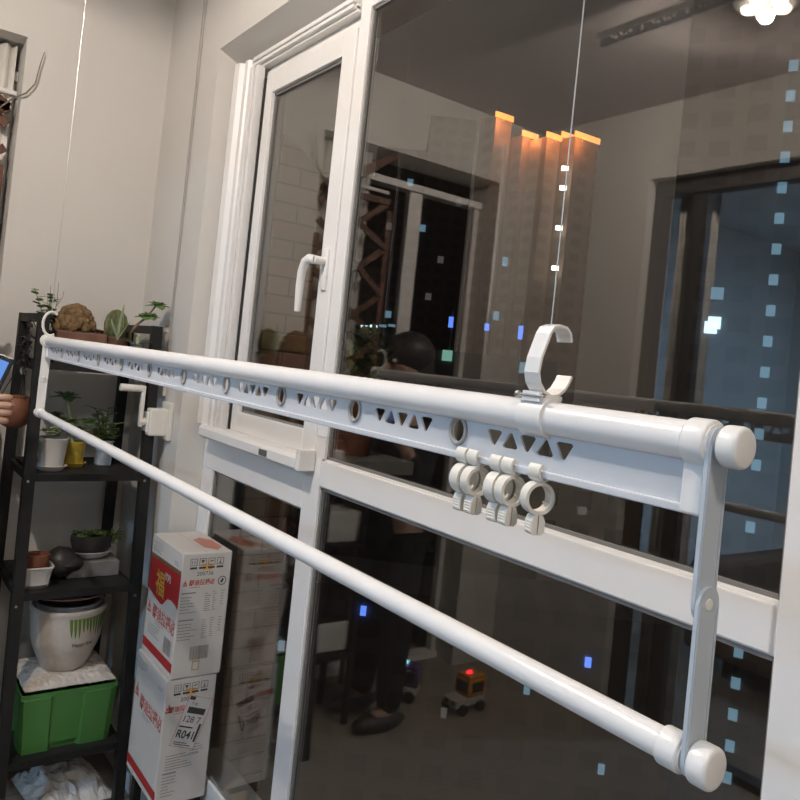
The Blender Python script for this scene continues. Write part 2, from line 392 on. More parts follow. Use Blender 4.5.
# ---- end-wall opening: white track, sliding frame
E2 = thing('window_3', '', '', (-3.1, -.1, ZF)); del E2['label'], E2['category']; E2['kind'] = 'structure'
MB().box((-3.12, -.63, .87), (-3.04, .419, .905), .003).box((-3.12, -.63, ZF), (-3.04, .419, ZF+.03), .003).build('sliding_track', FRAME, E2)
MB().box((-3.10, -.25, ZF+.03), (-3.06, -.17, .87), .003).build('sliding_stile', FRAME, E2)
MB().box((-3.10, -.63, ZF+.03), (-3.06, -.60, .87), .003).box((-3.12, .40, ZF+.03), (-3.06, .419, .87), .003).build('sliding_stile', FRAME, E2)
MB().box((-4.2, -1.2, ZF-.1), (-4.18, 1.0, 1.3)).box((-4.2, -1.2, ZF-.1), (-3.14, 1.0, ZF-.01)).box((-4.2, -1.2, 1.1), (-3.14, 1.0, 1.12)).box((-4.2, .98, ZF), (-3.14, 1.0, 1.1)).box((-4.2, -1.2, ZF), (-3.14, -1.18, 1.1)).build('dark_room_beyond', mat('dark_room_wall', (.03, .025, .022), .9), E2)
# curtain rod and curtain in the opening
cr_ = thing('curtain', 'white curtain hung on a white rod in the end-wall opening', 'curtain', (-3.0, .3, .3))
MB().cyl((-3.0, .0, .815), (-3.0, .415, .815), .009, 12).build('rod', FRAME, cr_, smooth=True)
pts = [(.10+.008*i, -3.02+.012*math.sin(i*1.35)) for i in range(39)]
m = MB(); vb = []
for i, (y, x) in enumerate(pts): vb.append([m.bm.verts.new((x, y, z)) for z in (.985, .5, 0, -.5, -.9)])
for A, B in zip(vb, vb[1:]):
    for k in range(4): m.bm.faces.new((A[k], A[k+1], B[k+1], B[k]))
cc = m.build('cloth', CURT, cr_, smooth=True); md = cc.modifiers.new('thick', 'SOLIDIFY'); md.thickness = .0015
# wooden lattice in the opening
la = MB()
def slat(y0, z0, y1, z1, x):
    dv = Vector((0, y1-y0, z1-z0)).normalized(); nn = Vector((0, -dv.z, dv.y))*.014
    a = Vector((0, y0, z0)); b = Vector((0, y1, z1))
    la.prism([((a+nn).y, (a+nn).z), ((a-nn).y, (a-nn).z), ((b-nn).y, (b-nn).z), ((b+nn).y, (b+nn).z)], lambda u, v, t: (t, u, v), x, x+.012)
for k in range(10):
    z = -1.0+k*.22
    slat(.02, z, .39, z+.29 if z+.29 < .75 else .75, -2.955)
    if z > -.95: slat(.02, z, .39, z-.29, -2.968)
la.box((-2.97, .0, ZF), (-2.955, .025, .72)).box((-2.97, .375, ZF), (-2.955, .395, .55))
tag(la.build('garden_trellis', WOOD), 'brown wooden diamond trellis leaning in the opening at the left edge', 'trellis')
tw = MB().tube([(-2.93, .33, .70), (-2.91, .39, .77), (-2.90, .43, .80), (-2.90, .455, .84), (-2.90, .462, .90), (-2.90, .472, .955)], [.0028, .003, .0028, .0024, .002, .0014], 8)
tag(tw.build('dry_twig', TWIG, smooth=True), 'thin crooked dry twig curling out beside the trellis', 'twig')

# ================================================================== CEILING LAMPS
def lamp(loc, label):
    L = thing('ceiling_lamp', label, 'lamp', (loc[0], loc[1], ZC-.05))
    MB().lathe([(.09, 0), (.10, .01), (.10, .035), (.09, .049)], (loc[0], loc[1], ZC-.05), 40).build('lamp_base', PLASW, L, smooth=True)
    for k in range(5):
        a = 2*PI*k/5 + .3; rr = .052
        x, y = loc[0]+rr*math.cos(a), loc[1]+rr*math.sin(a)
        MB().lathe([(.012, -.018), (.022, -.014), (.025, -.004), (.025, 0)], (x, y, ZC-.05), 20).build('lens', LENS, L, smooth=True)
    light('ceiling_lamp_light', 'POINT', (loc[0], loc[1], ZC-.085), 66, (1, .90, .81), shadow_soft_size=.022)
lamp((-1.33, -.25), 'round white ceiling lamp with five glowing lenses, mirrored at the top right')

for (x, y, r, lab) in ((.55, -.12, .14, 'added round ceiling fixture dressing the near fill light, behind the camera'), (-.8, -3.3, .27, 'large flat round ceiling light in the living room')):  # the first fixture is made up to house the near fill
    L = thing('ceiling_light', lab, 'lamp', (x, y, ZC-.045))
    MB().lathe([(r, 0), (r+.01, .01), (r+.01, .035), (r, .044)], (x, y, ZC-.045), 40).build('lamp_base', PLASW, L, smooth=True)
    MB().lathe([(r*.9, -.006), (r*.95, 0)], (x, y, ZC-.045), 40).build('diffuser', mat('milky_diffuser', (.8, .8, .8), .6), L)
# ================================================================== DRYING RACK
YR = .46
def rack(name, label, x0, x1, y, z, dz, full=True, cat='drying rack'):
    R_ = thing(name, label, cat, ((x0+x1)/2, y, z))
    zp = z
    MB().cyl((x0+.02, y, zp), (x1-.02, y, zp), .0133, 40).build('upper_pole', POLE, R_, smooth=True)
    # plate, holes cut by curve filling
    cu = bpy.data.curves.new('p', 'CURVE'); cu.dimensions = '2D'; cu.fill_mode = 'BOTH'; cu.extrude = .0010
    def sp(pts):
        s_ = cu.splines.new('POLY'); s_.points.add(len(pts)-1); s_.use_cyclic_u = True
        for q, p in zip(s_.points, pts): q.co = (p[0], p[1], 0, 1)
    zt, zb = zp-.008, zp-.046
    sp([(x0+.03, zb), (x1-.03, zb), (x1-.03, zt), (x0+.03, zt)])
    zc = zp-.0235; rims = []; xc = x1-.2715
    k = 0
    while xc-.174*k > x0+.06:
        c = xc-.174*k
        sp([(c+.0088*math.cos(a), zc+.0104*math.sin(a)) for a in [2*PI*j/24 for j in range(24)]])
        rims.append(MB().tube([(c+.0105*math.cos(a), y-.0015, zc+.0118*math.sin(a)) for a in [2*PI*j/24 for j in range(24)]], .0021, 8, closed=True))
        k += 1
    k = 0
    while xc-.174*k+.087 > x0+.08:
        c = xc-.174*k+.0865
        for j in range(5):
            cx = c+(j-2)*.0197; s_ = 1 if j % 2 else -1
            hh, ww, q = .0068, .0088, .0018
            tri = [(cx-ww+q, zc-s_*hh), (cx+ww-q, zc-s_*hh), (cx+ww, zc-s_*(hh-q)), (cx+q, zc+s_*(hh-.0008)), (cx, zc+s_*hh), (cx-q, zc+s_*(hh-.0008)), (cx-ww, zc-s_*(hh-q))]
            sp(tri)
        k += 1
    me = from_curve(cu); m = MB(); flat(m, me, lambda u, v, t: (u, y+t, v)); bpy.data.curves.remove(cu)
    m.box((x0+.03, y-.0042, zb-.002), (x1-.03, y+.0042, zb+.004), .001).box((x0+.03, y-.0035, zt-.003), (x1-.03, y+.0035, zt))
    m.build('perforated_plate', PLATE, R_); 
    for q in rims: q.build('hole_rim', RIM, R_, smooth=True)
    if not full: return R_
    zl = z-dz
    MB().cyl((x0+.02, y, zl), (x1-.02, y, zl), .0103, 36).build('lower_pole', POLE, R_, smooth=True)
    for (xe, s_) in ((x1, 1), (x0, -1)):
        MB().cyl((xe-s_*.0385, y, zp), (xe-s_*.0212, y, zp), .0157, 36, .002).build('end_sleeve', PLASW, R_, smooth=True)
        MB().cyl((xe-s_*.0375, y, zl), (xe-s_*.0212, y, zl), .0128, 36, .002).build('end_sleeve', PLASW, R_, smooth=True)
        MB().box((min(xe-s_*.040, xe-s_*.0235), y-.005, zp-.048), (max(xe-s_*.040, xe-s_*.0235), y+.005, zp-.010), .002).build('plate_end_block', PLASW, R_)
        MB().cyl((xe-s_*.0145, y, zp), (xe, y, zp), .0137, 40, .003).build('end_cap', PLASW, R_, smooth=True)
        MB().cyl((xe-s_*.0145, y, zl), (xe, y, zl), .0137, 40, .003).build('end_cap', PLASW, R_, smooth=True)
        zj = (zp+zl)/2-.002; wd = .0115
        def bar(za, zb_, xa, xb, cut, nm):
            pts = []
            for k in range(13):
                a = PI*k/12; pts.append((y+wd*math.cos(a), za+wd*math.sin(a)))
            for k in range(13):
                a = PI+PI*k/12; pts.append((y+wd*math.cos(a), zb_+wd*math.sin(a)))
            m = MB().prism(pts, lambda u, v, t: (t, u, v), xa, xb)
            m.box((min(xa, xb)-.0008, y-wd+.001, zb_), (max(xa, xb)+.0008, y-wd+.003, za)).box((min(xa, xb)-.0008, y+wd-.003, zb_), (max(xa, xb)+.0008, y+wd-.001, za))
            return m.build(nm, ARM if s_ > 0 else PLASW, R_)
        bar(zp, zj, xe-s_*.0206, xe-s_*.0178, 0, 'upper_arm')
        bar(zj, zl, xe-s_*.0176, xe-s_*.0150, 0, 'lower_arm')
        MB().cyl((xe-s_*.0235, y, zj), (xe-s_*.0145, y, zj), .0042, 16, .0008).build('rivet', PLASW, R_, smooth=True)
    return R_
RK = rack('drying_rack', 'white two-pole hanging clothes drying rack running across the whole balcony', -2.300, -.254, YR, -.0295, .2005)

# near C hook: flat strip bent to a C, clamped on the pole with a split collar
hk = [(.484, .0335), (.4815, .0405), (.4755, .0445), (.466, .0455), (.4575, .043), (.4535, .038), (.4445, .018), (.4425, .006), (.4455, -.002), (.4525, -.0085), (.462, -.0118), (.472, -.0108), (.4805, -.006), (.486, .0005), (.489, .0055)]
m = MB(); hx = -.4285; th = .0011; hw = .0078
P = [Vector((0, .465+(a-.466)*.84, b)) for a, b in hk]; ring = []
for i, p in enumerate(P):
    dv = (P[min(i+1, len(P)-1)]-P[max(i-1, 0)]).normalized(); nn = Vector((0, -dv.z, dv.y))*th
    ring.append([m.bm.verts.new((hx+sx_*hw, (p+s_*nn).y, (p+s_*nn).z)) for sx_, s_ in ((-1, -1), (1, -1), (1, 1), (-1, 1))])
for A, B in zip(ring, ring[1:]):
    for k in range(4): m.bm.faces.new((A[k], A[(k+1) % 4], B[(k+1) % 4], B[k]))
m.bm.faces.new(ring[0][::-1]); m.bm.faces.new(ring[-1])
HK = m.build('cable_hook', PLASW, RK)
m = MB(); N = 40; zc0 = -.0295
for r0, r1, xa, xb in ((.0133, .0160, hx-.013, hx+.013),):
    o_ = [(YR+r1*math.cos(2*PI*k/N), zc0+r1*math.sin(2*PI*k/N)) for k in range(N)]; i_ = [(YR+r0*math.cos(2*PI*k/N), zc0+r0*math.sin(2*PI*k/N)) for k in range(N)]
    vs = [[m.bm.verts.new((x, a, b)) for a, b in lst] for x in (xa, xb) for lst in (o_, i_)]
    for k in range(N):
        q = (k+1) % N
        m.bm.faces.new((vs[0][k], vs[0][q], vs[2][q], vs[2][k])); m.bm.faces.new((vs[1][k], vs[1][q], vs[3][q], vs[3][k]))
        m.bm.faces.new((vs[0][k], vs[0][q], vs[1][q], vs[1][k])); m.bm.faces.new((vs[2][k], vs[2][q], vs[3][q], vs[3][k]))
m.box((hx-.0095, YR-.0135, -.0170), (hx+.0095, YR-.0105, -.009)).box((hx-.009, YR-.009, -.0155), (hx+.009, YR+.014, -.0115), .001)
m.build('clamp_collar', PLASW, HK, smooth=True)
MB().cyl((hx-.015, YR-.0135, -.0125), (hx+.0145, YR-.0135, -.0125), .0011, 10).cyl((hx-.0155, YR-.0135, -.0125), (hx-.013, YR-.0135, -.0125), .0028, 12).build('clamp_screw', STEEL, HK, smooth=True)
# far hook
fx = -2.262
m = MB().tube([(fx, .460+.021*math.cos(a), .018+.033*math.sin(a)) for a in [.9+.36*k for k in range(13)]], .0038, 8)
m.build('cable_hook', CREAM, RK, smooth=True)
m = MB().tube([(fx, YR+.0155*math.cos(a), -.0295+.0155*math.sin(a)) for a in [2*PI*j/20 for j in range(20)]], .003, 8, closed=True)
m2 = MB().tube([(fx-.03, YR+.0155*math.cos(a), -.0295+.0155*math.sin(a)) for a in [2*PI*j/20 for j in range(20)]], .003, 8, closed=True)
m2.build('clamp_collar', CREAM, RK, smooth=True)
m.build('clamp_collar', CREAM, RK, smooth=True)

# suspension cables up to the ceiling
tag(MB().cyl((-.4285, .462, .0440), (-.4215, .46, ZC), .0006, 8).build('suspension_cable', WIRE, smooth=True), 'thin steel cable holding the near hook, rising in front of the large pane', 'cable')
tag(MB().cyl((-2.262, .458, .051), (-2.28, .46, ZC), .0012, 8).build('suspension_cable', WIRE, smooth=True), 'thin steel cable rising along the bare end wall above the plant stand', 'cable')

# second rack, raised near the ceiling (mirrored at the top of the pane)
rack('raised_drying_rack', 'white perforated drying rail pulled up close to the ceiling, seen mirrored top right', -1.90, .15, -.096, 1.278, .2, full=False, cat='drying rail')
tag(MB().cyl((-1.75, -.096, 1.285), (-1.75, -.096, ZC), .0011, 8).build('raised_rail_cable', WIRE), 'short cable holding the far end of the raised rail', 'cable')
tag(MB().cyl((0, -.096, 1.285), (0, -.096, ZC), .0011, 8).build('raised_rail_cable', WIRE), 'short cable holding the near end of the raised rail', 'cable')

# five ring clips on the plate
def clip(x, label, rz):
    T_ = thing('ring_clip', label, 'clip', (x, YR-.004, -.0775), 'ring clips hanging from the drying rack')
    y = YR-.001; zb = -.0762
    sec = [(-1, -.09), (1, -.09), (1, .09), (-1, .09)]
    def band(cy, cz, r, wx, a0, a1, n, ang=0, tk=.0011):
        m = MB(); rings = []
        for i in range(n+1):
            a = a0+(a1-a0)*i/n; rr = []
            for sx_, q in ((-1, -tk), (1, -tk), (1, tk), (-1, tk)):
                lx = sx_*wx; ly = (r+q)*math.cos(a); lz = (r+q)*math.sin(a)
                rr.append(m.bm.verts.new((x+lx*math.cos(ang)-ly*math.sin(ang), cy+lx*math.sin(ang)+ly*math.cos(ang), cz+lz)))
            rings.append(rr)
        full = abs(a1-a0) > 6.28
        for A, B in zip(rings, rings[1:]):
            for k in range(4): m.bm.faces.new((A[k], A[(k+1) % 4], B[(k+1) % 4], B[k]))
        if full: bmesh.ops.remove_doubles(m.bm, verts=m.bm.verts[:], dist=1e-5)
        else: m.bm.faces.new(rings[0][::-1]); m.bm.faces.new(rings[-1])
        return m
    m = band(y, zb+.0035, .0068, .0062, -PI*1.3, PI*.30, 22)
    m.box((x-.004, y-.0025, zb-.0065), (x+.004, y+.0025, zb-.0015), .0008)
    m.build('plate_loop', CREAM, T_, smooth=True)
    zr = zb-.0175
    m = band(y, zr, .0118, .0052, 0, 2*PI, 36, rz, .0014)
    dx, dy = -math.sin(rz), math.cos(rz)
    m.tube([(x+dx*.010, y+dy*.010, zr-.0065), (x+dx*.0055, y+dy*.0055, zr-.003)], [.0022, .0008], 6)
    m.build('ring', CREAM, T_, smooth=True)
    zj = zr-.0125
    m = MB()
    for s_ in (-1, 1):
        c0, s0 = math.cos(rz), math.sin(rz)
        pr = [(s_*.0006, 0), (s_*.004, -.001), (s_*.0062, -.006), (s_*.0062, -.0145), (s_*.0035, -.0165), (s_*.0006, -.0165)]
        f = lambda u, v, t: (x+t*c0-u*s0, y+t*s0+u*c0, zj+v)
        m.prism(pr, f, -.0052, .0052)
        for k in range(4): m.prism([(s_*.0060, -.005-k*.0024), (s_*.0068, -.0056-k*.0024), (s_*.0060, -.0064-k*.0024)], f, -.004, .004)
    m.build('clip_jaws', CREAM, T_)
for x, lab, rz in ((-.512, 'cream ring clip farthest left of the five on the rack', .0), (-.497, 'cream ring clip second from the left on the rack', -.08),
                   (-.468, 'middle cream ring clip of the five on the rack', .05), (-.4535, 'cream ring clip second from the right on the rack', -.1),
                   (-.4225, 'cream ring clip at the right end, hanging apart and seen open', -.28)):
    clip(x, lab, rz)

# ================================================================== HAND CRANK on the window wall
CK = thing('hand_crank', 'white wall-mounted hand crank that raises the drying rack, beside the plant stand', 'crank', (-2.50, .908, -.33))
MB().box((-2.555, .893, -.325), (-2.47, .908, -.20), .004).build('wall_plate', CREAM, CK)
MB().box((-2.55, .835, -.312), (-2.487, .895, -.222), .006).box((-2.54, .830, -.30), (-2.50, .84, -.235), .003).build('gear_box', CREAM, CK)
MB().cyl((-2.515, .81, -.268), (-2.515, .84, -.268), .013, 16).build('shaft', CREAM, CK, smooth=True)
MB().box((-2.525, .808, -.285), (-2.505, .820, -.150), .003).build('crank_arm', CREAM, CK)
MB().cyl((-2.515, .738, -.160), (-2.515, .810, -.160), .0125, 20, .002, r2=.0115).build('crank_handle', CREAM, CK, smooth=True)
m = MB().box((-2.585, .895, -.185), (-2.565, .908, -.145), .003)
tag(m.build('cable_guide', CREAM), 'small cream cable guide on the wall just above the hand crank', 'cable guide')
for i, dx in enumerate((-.012, .0)):
    tag(MB().cyl((-2.575+dx, .9045, -.146), (-2.575+dx*1.8, .9045, ZC), .002, 8).build('crank_cable', mat('grey_cable', (.42, .39, .36), .5) if i == 0 else bpy.data.materials['grey_cable'], smooth=True),
        ('left' if i == 0 else 'right')+' grey cable of the pair running up the wall from the crank', 'cable')

# ================================================================== PRINTED CARTONS
def carton(x0, y0, z0, dx, dy, dz, label, second=False):
    B_ = thing('printed_carton', label, 'carton', (x0+dx/2, y0+dy/2, z0), 'white printed cartons stacked beside the window')
    m = MB().box((x0, y0, z0), (x0+dx, y0+dy, z0+dz), .003); m.build('carton_body', CARD, B_)
    ep = .0004
    R = lambda u, v, t=0: (x0+dx+ep, y0+u*dy/.152, z0+v*dz/.37)
    Lf = lambda u, v, t=0: (x0+u*dx/.262, y0-ep, z0+v*dz/.37)
    Tp = lambda u, v, t=0: (x0+u, y0+v, z0+dz+ep)
    def rc(m, f, u0, v0, u1, v1): m.quad([f(u0, v0), f(u1, v0), f(u1, v1), f(u0, v1)])
    def frame(m, f, u0, v0, u1, v1, t=.0014):
        rc(m, f, u0, v0, u1, v0+t); rc(m, f, u0, v1-t, u1, v1); rc(m, f, u0, v0, u0+t, v1); rc(m, f, u1-t, v0, u1, v1)
    # right face symbols
    m = MB(); st = MB()
    st.prism([(.060, .318), (.09, .316), (.094, .336), (.084, .350), (.066, .347)], lambda u, v, t: R(u, v), 0, 0) if False else rc(st, R, .062, .318, .092, .338)
    for k in range(4):
        u = .024+k*.027; frame(m, R, u, .333, u+.021, .354); rc(m, R, u, .323, u+.021, .329)
    rc(m, R, .029, .338, .0305, .349); rc(m, R, .036, .338, .0375, .349); rc(m, R, .041, .338, .0415, .349)
    m.quad([R(.056, .349), R(.067, .349), R(.064, .342), R(.059, .342)]); rc(m, R, .061, .336, .0625, .342)
    m.quad([R(.083, .342), R(.094, .345), R(.094, .348), R(.083, .345)])
    m.quad([R(.112, .336), R(.119, .336), R(.1165, .342), R(.1145, .342)]); rc(m, R, .1148, .342, .1162, .350)
    text(m, '200736', .0165, R, .046, .303, sx=1.05)
    m.build('handling_symbols', INK, B_); 
    for v in st.bm.verts: v.co.x -= .0002
    st.build('orange_stain', ORNG, B_)
    m = MB()
    text(m, '醉迪拉福必', .0185, R, .026 if not second else .015, .276, .0005, sx=.86)
    def flame(m, f, u, v, s):
        m.quad([f(u, v), f(u+s*.9, v), f(u+s*.9, v+s*.28), f(u, v+s*.28)])
        m.quad([f(u+s*.05, v+s*.36), f(u+s*.85, v+s*.36), f(u+s*.72, v+s*.75), f(u+s*.18, v+s*.75)])
        m.quad([f(u+s*.3, v+s*.78), f(u+s*.62, v+s*.78), f(u+s*.5, v+s*1.15), f(u+s*.4, v+s*1.15)])
    flame(m, R, .007 if not second else .004, .274, .015 if not second else .022)
    rc(m, R, .028, .268, .06, .2695)
    m.build('red_brand_text', REDF, B_)
    if not second:
        m = MB(); N = 28
        for k in range(N):
            a, b = 2*PI*k/N, 2*PI*(k+1)/N
            m.quad([R(.127+.0135*math.cos(a), .283+.0135*math.sin(a)), R(.127+.0135*math.cos(b), .283+.0135*math.sin(b)), R(.127+.011*math.cos(b), .283+.011*math.sin(b)), R(.127+.011*math.cos(a), .283+.011*math.sin(a))])
        m.quad([R(.121, .279), R(.127, .276), R(.133, .287), R(.127, .290)])
        m.build('round_emblem', INK, B_)
    m = MB(); rnd = random.Random(3)
    def lines(m, f, u0, v0, n, w, dv, hgt=.0022):
        for i in range(n):
            u = u0; e = u0+w*rnd.uniform(.45, 1)
            while u < e:
                l = rnd.uniform(.003, .009); rc(m, f, u, v0-i*dv, min(u+l, e), v0-i*dv+hgt); u += l+.0012
    if not second:
        for v0 in (.245, .165):
            rc(m, R, .006, v0+.006, .05, v0+.0095)
            lines(m, R, .006, v0-.006, 6, .058, .009); lines(m, R, .078, v0+.002, 9, .02, .0065); lines(m, R, .103, v0+.006, 9, .012, .0068); lines(m, R, .128, v0+.006, 6, .012, .008)
    else:
        lines(m, R, .02, .145, 6, .10, .008); rc(m, R, .015, .093, .055, .097); lines(m, R, .015, .083, 7, .045, .009); lines(m, R, .09, .165, 4, .05, .008)
    m.build('fine_print', INKG, B_)
    if not second:
        m = MB(); u = .05
        while u < .108:
            wd_ = rnd.choice([.0009, .0016, .0024]); rc(m, R, u, .052, u+wd_, .092); u += wd_+rnd.choice([.001, .0017])
        m.build('barcode', INKG, B_)
        m = MB(); frame(m, R, .06, .02, .083, .048, .003); m.build('orange_stain', ORNG, B_)
    # left face
    m = MB()
    if not second:
        Lb = lambda u, v, t=0: (x0+u*dx/.262, y0-.0002, z0+v*dz/.37)
        poly = [(.001, .300), (.261, .306), (.261, .205), (.235, .213), (.205, .216), (.175, .211), (.155, .198), (.14, .184), (.118, .180), (.07, .186), (.001, .198)]
        vs = [m.bm.verts.new(Lb(u, v)) for u, v in poly]; m.bm.faces.new(vs); m.build('red_banner', RED, B_)
        m = MB(); m.quad([Lf(.001, .300), Lf(.261, .306), Lf(.261, .318), Lf(.001, .312)]); m.build('olive_banner_strip', OLIVE, B_)
        m = MB(); text(m, '福', .082, Lf, .062, .207, .0016); m.build('gold_character', GOLD, B_)
        m = MB(); text(m, '欢购', .026, Lf, .135, .262, .0006); m.build('white_banner_text', CARD, B_)
    m = MB(); flame(m, Lf, .012, .128 if not second else .235, .036)
    text(m, '醉迪拉福必' , .046, Lf, .062, .128 if not second else .218, .0012, sx=.86)
    m.build('red_brand_text', REDF, B_)
    m = MB(); m.quad([Lf(0.001, .018), Lf(.261, .018), Lf(.261, .046), Lf(.001, .046)]); m.build('red_base_stripe', RED, B_)
    m = MB(); rnd = random.Random(5)
    lines(m, Lf, .09, .118 if not second else .205, 2, .10, .008); 
    if not second:
        lines(m, Lf, .035, .098, 4, .11, .009)
        u = .18
        while u < .24:
            wd_ = rnd.choice([.001, .002, .003]); rc(m, Lf, u, .056, u+wd_, .104); u += wd_+rnd.choice([.001, .002])
    m3 = MB()
    for k in range(4): frame(m3, Lf, .012+k*.022, .335, .029+k*.022, .352)
    m3.build('handling_symbols', INKG, B_)
    lines(m, Lf, .012, .328, 2, .08, .006); lines(m, Lf, .2, .333, 2, .04, .007)
    m.build('fine_print', INKG, B_)
    if second:
        # courier label stuck on askew
        c0, s0 = math.cos(-.33), math.sin(-.33)
        def Q(u, v, t=0):
            a, b = u*c0-v*s0, u*s0+v*c0
            return (x0+dx+ep*2+t, y0+(.026+a)*dy/.152, z0+(.178+b)*dz/.37)
        m = MB(); rc(m, Q, 0, 0, .078, .148); m.build('shipping_label', LABEL, B_)
        Q3 = lambda u, v, t=0: (Q(u, v)[0]+ep, Q(u, v)[1], Q(u, v)[2])
        m = MB(); rc(m, Q3, .012, .098, .068, .116); rc(m, Q3, .066, .02, .073, .072); rc(m, Q3, .004, .136, .022, .146)
        text(m, '128 7', .026, Q3, .006, .072); text(m, 'R041', .032, Q3, .006, .026, .0005, sx=.9); rc(m, Q3, .006, .056, .05, .060)
        text(m, '7 42', .012, Q3, .016, .122); lines(m, Q3, .008, .012, 2, .06, .006)
        m.build('label_print', INK, B_)
        m = MB(); frame(m, Q3, 0, 0, .078, .148, .0012); m.build('label_border', REDF, B_)
    else:
        m = MB(); m.quad([Tp(.002, dy*.47), Tp(dx-.002, dy*.47), Tp(dx-.002, dy*.50), Tp(.002, dy*.50)]); m.build('flap_seam', CARDT, B_)
        m = MB(); m.quad([Tp(.11, dy*.56), Tp(.20, dy*.56), Tp(.235, dy*.75), Tp(.20, dy*.93), Tp(.12, dy*.93), Tp(.085, dy*.75)]); m.build('top_print', mat('pale_red_print', (.52, .22, .16), .7), B_)
    return B_
carton(-2.363, .846, -.963, .258, .152, .362, 'upper white carton with a red banner on its side, beside the window', False)
carton(-2.367, .838, -1.328, .260, .152, .3635, 'lower white carton with a courier label stuck on it askew', True)
st = thing('low_stool', 'low dark stool under the two stacked cartons', 'stool', (-2.27, .92, ZF))
MB().box((-2.355, .855, -1.355), (-2.12, .985, -1.3285), .003).build('seat', BLACKM, st)
for x in (-2.34, -2.135):
    for y in (.868, .972): MB().box((x-.012, y-.012, ZF), (x+.012, y+.012, -1.355)).build('leg', BLACKM, st)

# ================================================================== PLANT STAND (A-frame)
SH = thing('plant_stand', 'black metal four-tier plant stand against the end wall', 'shelf', (-2.68, .67, ZF))
yl, yr = .497, .850
xf = lambda z: -2.56+(.05-z)*.0745
XB = -2.87
def leg(y, fr):
    m = MB(); w = .016
    xt, xb_ = (xf(.05), xf(ZF)) if fr else (XB, XB)
    f = lambda u, v, t: (u, y+t, v)
    m.prism([(xb_-w, ZF), (xb_+w, ZF), (xt+w, .05), (xt-w, .05)], f, -w, w); m.build('leg', BLACKM, SH)
for y in (yl, yr): leg(y, True); leg(y, False)
for y in (yl, yr): MB().box((XB, y-.014, .022), (xf(.05), y+.014, .049)).build('top_side_rail', BLACKM, SH)
TIER = [-.10, -.442, -.799, -1.293]
for z in TIER:
    x1 = xf(z)
    MB().box((XB, yl+.016, z-.012), (x1+.004, yr-.016, z)).box((XB, yl-.0, z-.030), (x1, yl+.014, z-.006)).box((XB, yr-.014, z-.030), (x1, yr, z-.006)).build('shelf_board', SHELFB, SH)
    MB().box((x1+.004, yl+.016, z-.021), (x1+.015, yr-.016, z+.001)).build('front_rail', BLACKM, SH)
for y in (yl, yr):
    for z in (-.45, -.82):
        MB().cyl((xf(z)+.0165, y-.004, z-.012), (xf(z)+.02, y-.004, z-.012), .004, 10).build('bolt', STEEL, SH)

def pot(nm, par, c, rt_, rb, h_, mt, lip=.004, sq=0, n=32, th=.005):
    pr = [(rb*.9, 0), (rb, .003), (rt_-.002, h_-lip*2), (rt_+.001, h_-lip), (rt_+.001, h_), (rt_-th, h_), (rt_-th-.002, h_-.02), (.001, h_-.021)]
    MB().lathe(pr, c, n, sq=sq).build(nm, mt, par, smooth=True)
def soil(par, c, r): MB().lathe([(r, 0), (r, .004), (r*.5, .008), (.002, .009)], c, 20).build('soil', SOIL, par, smooth=True)
def rosette(m, c, r, n=14, up_=.5, w=.014, th=.004):
    for k in range(n):
        a = 2.4*k; t = k/n; el = up_+t*.9
        m.leaf((c[0], c[1], c[2]), (math.cos(a)*math.cos(el), math.sin(a)*math.cos(el), math.sin(el)), r*(1-t*.55), w*(1-t*.4), th, .15)
def G(x, y, z): return (x, y, z)

# --- top tier
T0 = TIER[0]
P_ = thing('leafy_seedling', 'small leafy green seedling with thin bare twigs, top left of the plant stand', 'potted plant', (-2.64, .535, T0), 'plants on the plant stand')
pot('pot', P_, (-2.64, .535, T0), .03, .024, .10, DPOT); soil(P_, (-2.64, .535, T0+.085), .025)
m = MB(); lf = MB(); rnd = random.Random(11)
for k in range(7):
    a = rnd.uniform(0, 2*PI); tip = (-2.64+.03*math.cos(a), .525+rnd.uniform(-.055, .05), rnd.uniform(.06, .15))
    m.tube([(-2.64, .535, T0+.09), (-2.64, .53, .0), tip], [.0022, .0016, .0008], 5)
    if k > 1:
        for j in range(9):
            t = .3+.08*j; b = Vector((-2.64, .53, .0)).lerp(Vector(tip), t); aa = rnd.uniform(0, 2*PI)
            lf.leaf(b, (math.cos(aa), math.sin(aa), .3), .030, .024, .003, .1)
m.tube([(-2.64, .535, .0), (-2.63, .545, .09), (-2.63, .543, .155)], [.0015, .001, .0007], 5).tube([(-2.63, .545, .08), (-2.63, .56, .11), (-2.63, .562, .13)], .0007, 5)
m.build('twigs', STEM, P_); lf.build('foliage', LEAF, P_)

P_ = thing('coral_cactus_planter', 'long brown wooden planter with a lumpy brown coral cactus, top of the stand', 'potted plant', (-2.63, .615, T0), 'plants on the plant stand')
MB().box((-2.68, .545, T0), (-2.58, .70, .005), .006).build('planter', BROWNPOT, P_)
MB().box((-2.674, .551, .003), (-2.586, .694, .008)).build('soil', SOIL, P_)
m = MB(); rnd = random.Random(2)
for k in range(130):
    a = rnd.uniform(0, 2*PI); el = rnd.uniform(0, PI/2); R0 = .058
    p = (-2.63+R0*.7*math.cos(a)*math.cos(el), .607+R0*math.sin(a)*math.cos(el), .010+.070*math.sin(el))
    s_ = rnd.uniform(.010, .016); m.ell(p, (s_, s_, s_*1.1), u=8, v=6, jit=.07)
m.ell((-2.63, .607, .035), (.034, .048, .045)); m.build('cactus_body', CORAL, P_, smooth=True)
m = MB()
for yy, r in ((.672, .026), (.685, .02), (.655, .018)): rosette(m, (-2.60, yy, .008), r, 12, .3, .012)
m.build('small_rosettes', LEAFR, P_)

